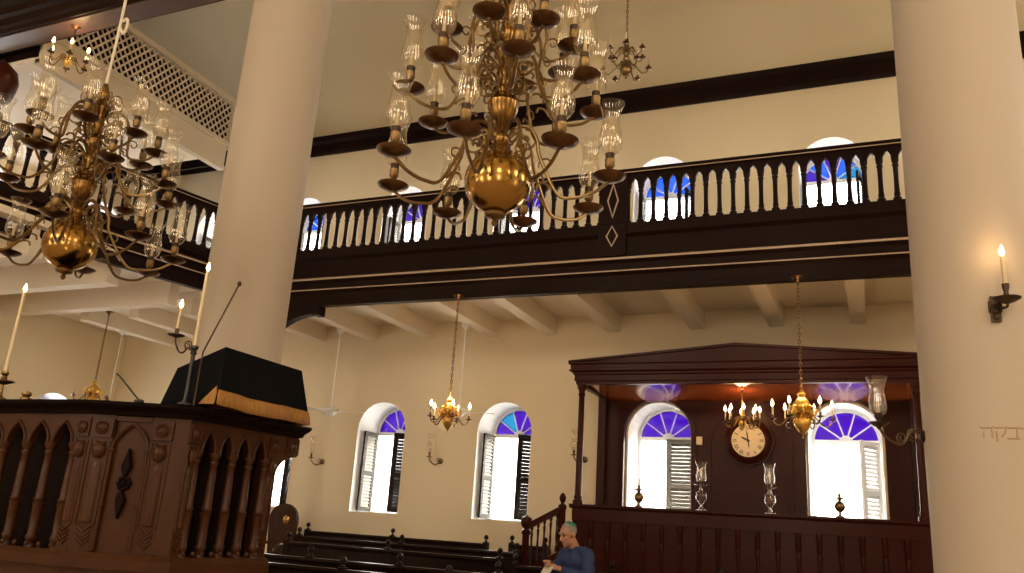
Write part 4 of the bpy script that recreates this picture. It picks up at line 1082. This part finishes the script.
ko = kp.build('skullcap', 'kippah', man, True, label='green skullcap'); ko.modifiers.new('thick', 'SOLIDIFY').thickness = .005
# sheet of paper on the pew ahead of him
pt = Matrix.Rotation(R(-32), 4, 'Z')
hand_mid = Vector((-3.13, 9.18, 0)) + pt @ Vector((.015, -.37, .845))
pb = MB().tbox(Matrix.Translation(hand_mid) @ pt @ Matrix.Rotation(R(-35), 4, 'X'), -.07, .07, -.006, .006, -.05, .05)
tag(pb.build('booklet', 'paper'), 'small white booklet held between the hands of the seated man', 'booklet')

# ------------------------------------------------------------------ light
w = bpy.data.worlds.new('World'); S.world = w; w.use_nodes = True
bg = w.node_tree.nodes['Background']; bg.inputs['Color'].default_value = (.93, .96, 1.0, 1); bg.inputs['Strength'].default_value = 15
sl_ = bpy.data.lights.new('sun', 'SUN'); sl_.energy = 60; sl_.angle = R(2); sl_.color = (1, .98, .95)
so_ = bpy.data.objects.new('sun', sl_); COL.objects.link(so_); so_.rotation_euler = (R(28), R(4), 0); so_.location = (0, 0, 20)
WARM = (1, .87, .68)
for i, x in enumerate((-11.5, -7.0, -2.5, 2.5)):  # added warm fill in place of unmodelled windows; this wall is solid
    area('north_fill_light', (x, YN + .1, 2.6), (R(90), 0, 0), 1.2, 2.2, 80, WARM)
    area('north_fill_light', (x, YN + .1, 6.6), (R(90), 0, 0), 1.2, 2.0, 125, WARM)
for y in (0.0, 4.5, 9.0):  # added upper fill along the solid east wall, no windows modelled
    area('east_fill_light', (XE - .1, y, 6.4), (R(90), 0, R(90)), 1.2, 2.0, 100, WARM)
for y in (0.0, 4.5):  # weaker added fill low on the east wall
    area('east_fill_light', (XE - .1, y, 2.5), (R(90), 0, R(90)), 1.2, 2.0, 20, WARM)

# ------------------------------------------------------------------ camera
cam = bpy.data.cameras.new('camera'); co = bpy.data.objects.new('camera', cam); COL.objects.link(co)
cam.sensor_fit = 'HORIZONTAL'; cam.sensor_width = 36; cam.lens = 827.15 / 1024 * 36
yaw, pitch, roll = .419081645, .28453997, .0659489022
cy, sy, cp_, spp, cr, sr = math.cos(yaw), math.sin(yaw), math.cos(pitch), math.sin(pitch), math.cos(roll), math.sin(roll)
fwd = Vector((-sy * cp_, cy * cp_, spp)); rt = Vector((cy, sy, 0)); up = rt.cross(fwd)
r2 = rt * cr + up * sr; u2 = -rt * sr + up * cr
mx = Matrix((r2, u2, -fwd)).transposed().to_4x4(); mx.translation = (0, 0, 1.25)
co.matrix_world = mx; cam.clip_start = .05; cam.clip_end = 200
S.camera = co
S.view_settings.view_transform = 'Standard'; S.view_settings.look = 'None'; S.view_settings.exposure = -0.05; S.view_settings.gamma = 1.0
S.view_settings.use_curve_mapping = False
S.cycles.use_denoising = True; S.cycles.max_bounces = 10; S.cycles.diffuse_bounces = 5; S.cycles.transparent_max_bounces = 40; S.cycles.glossy_bounces = 5
S.cycles.sample_clamp_indirect = 6.0; S.cycles.caustics_reflective = False; S.cycles.caustics_refractive = False
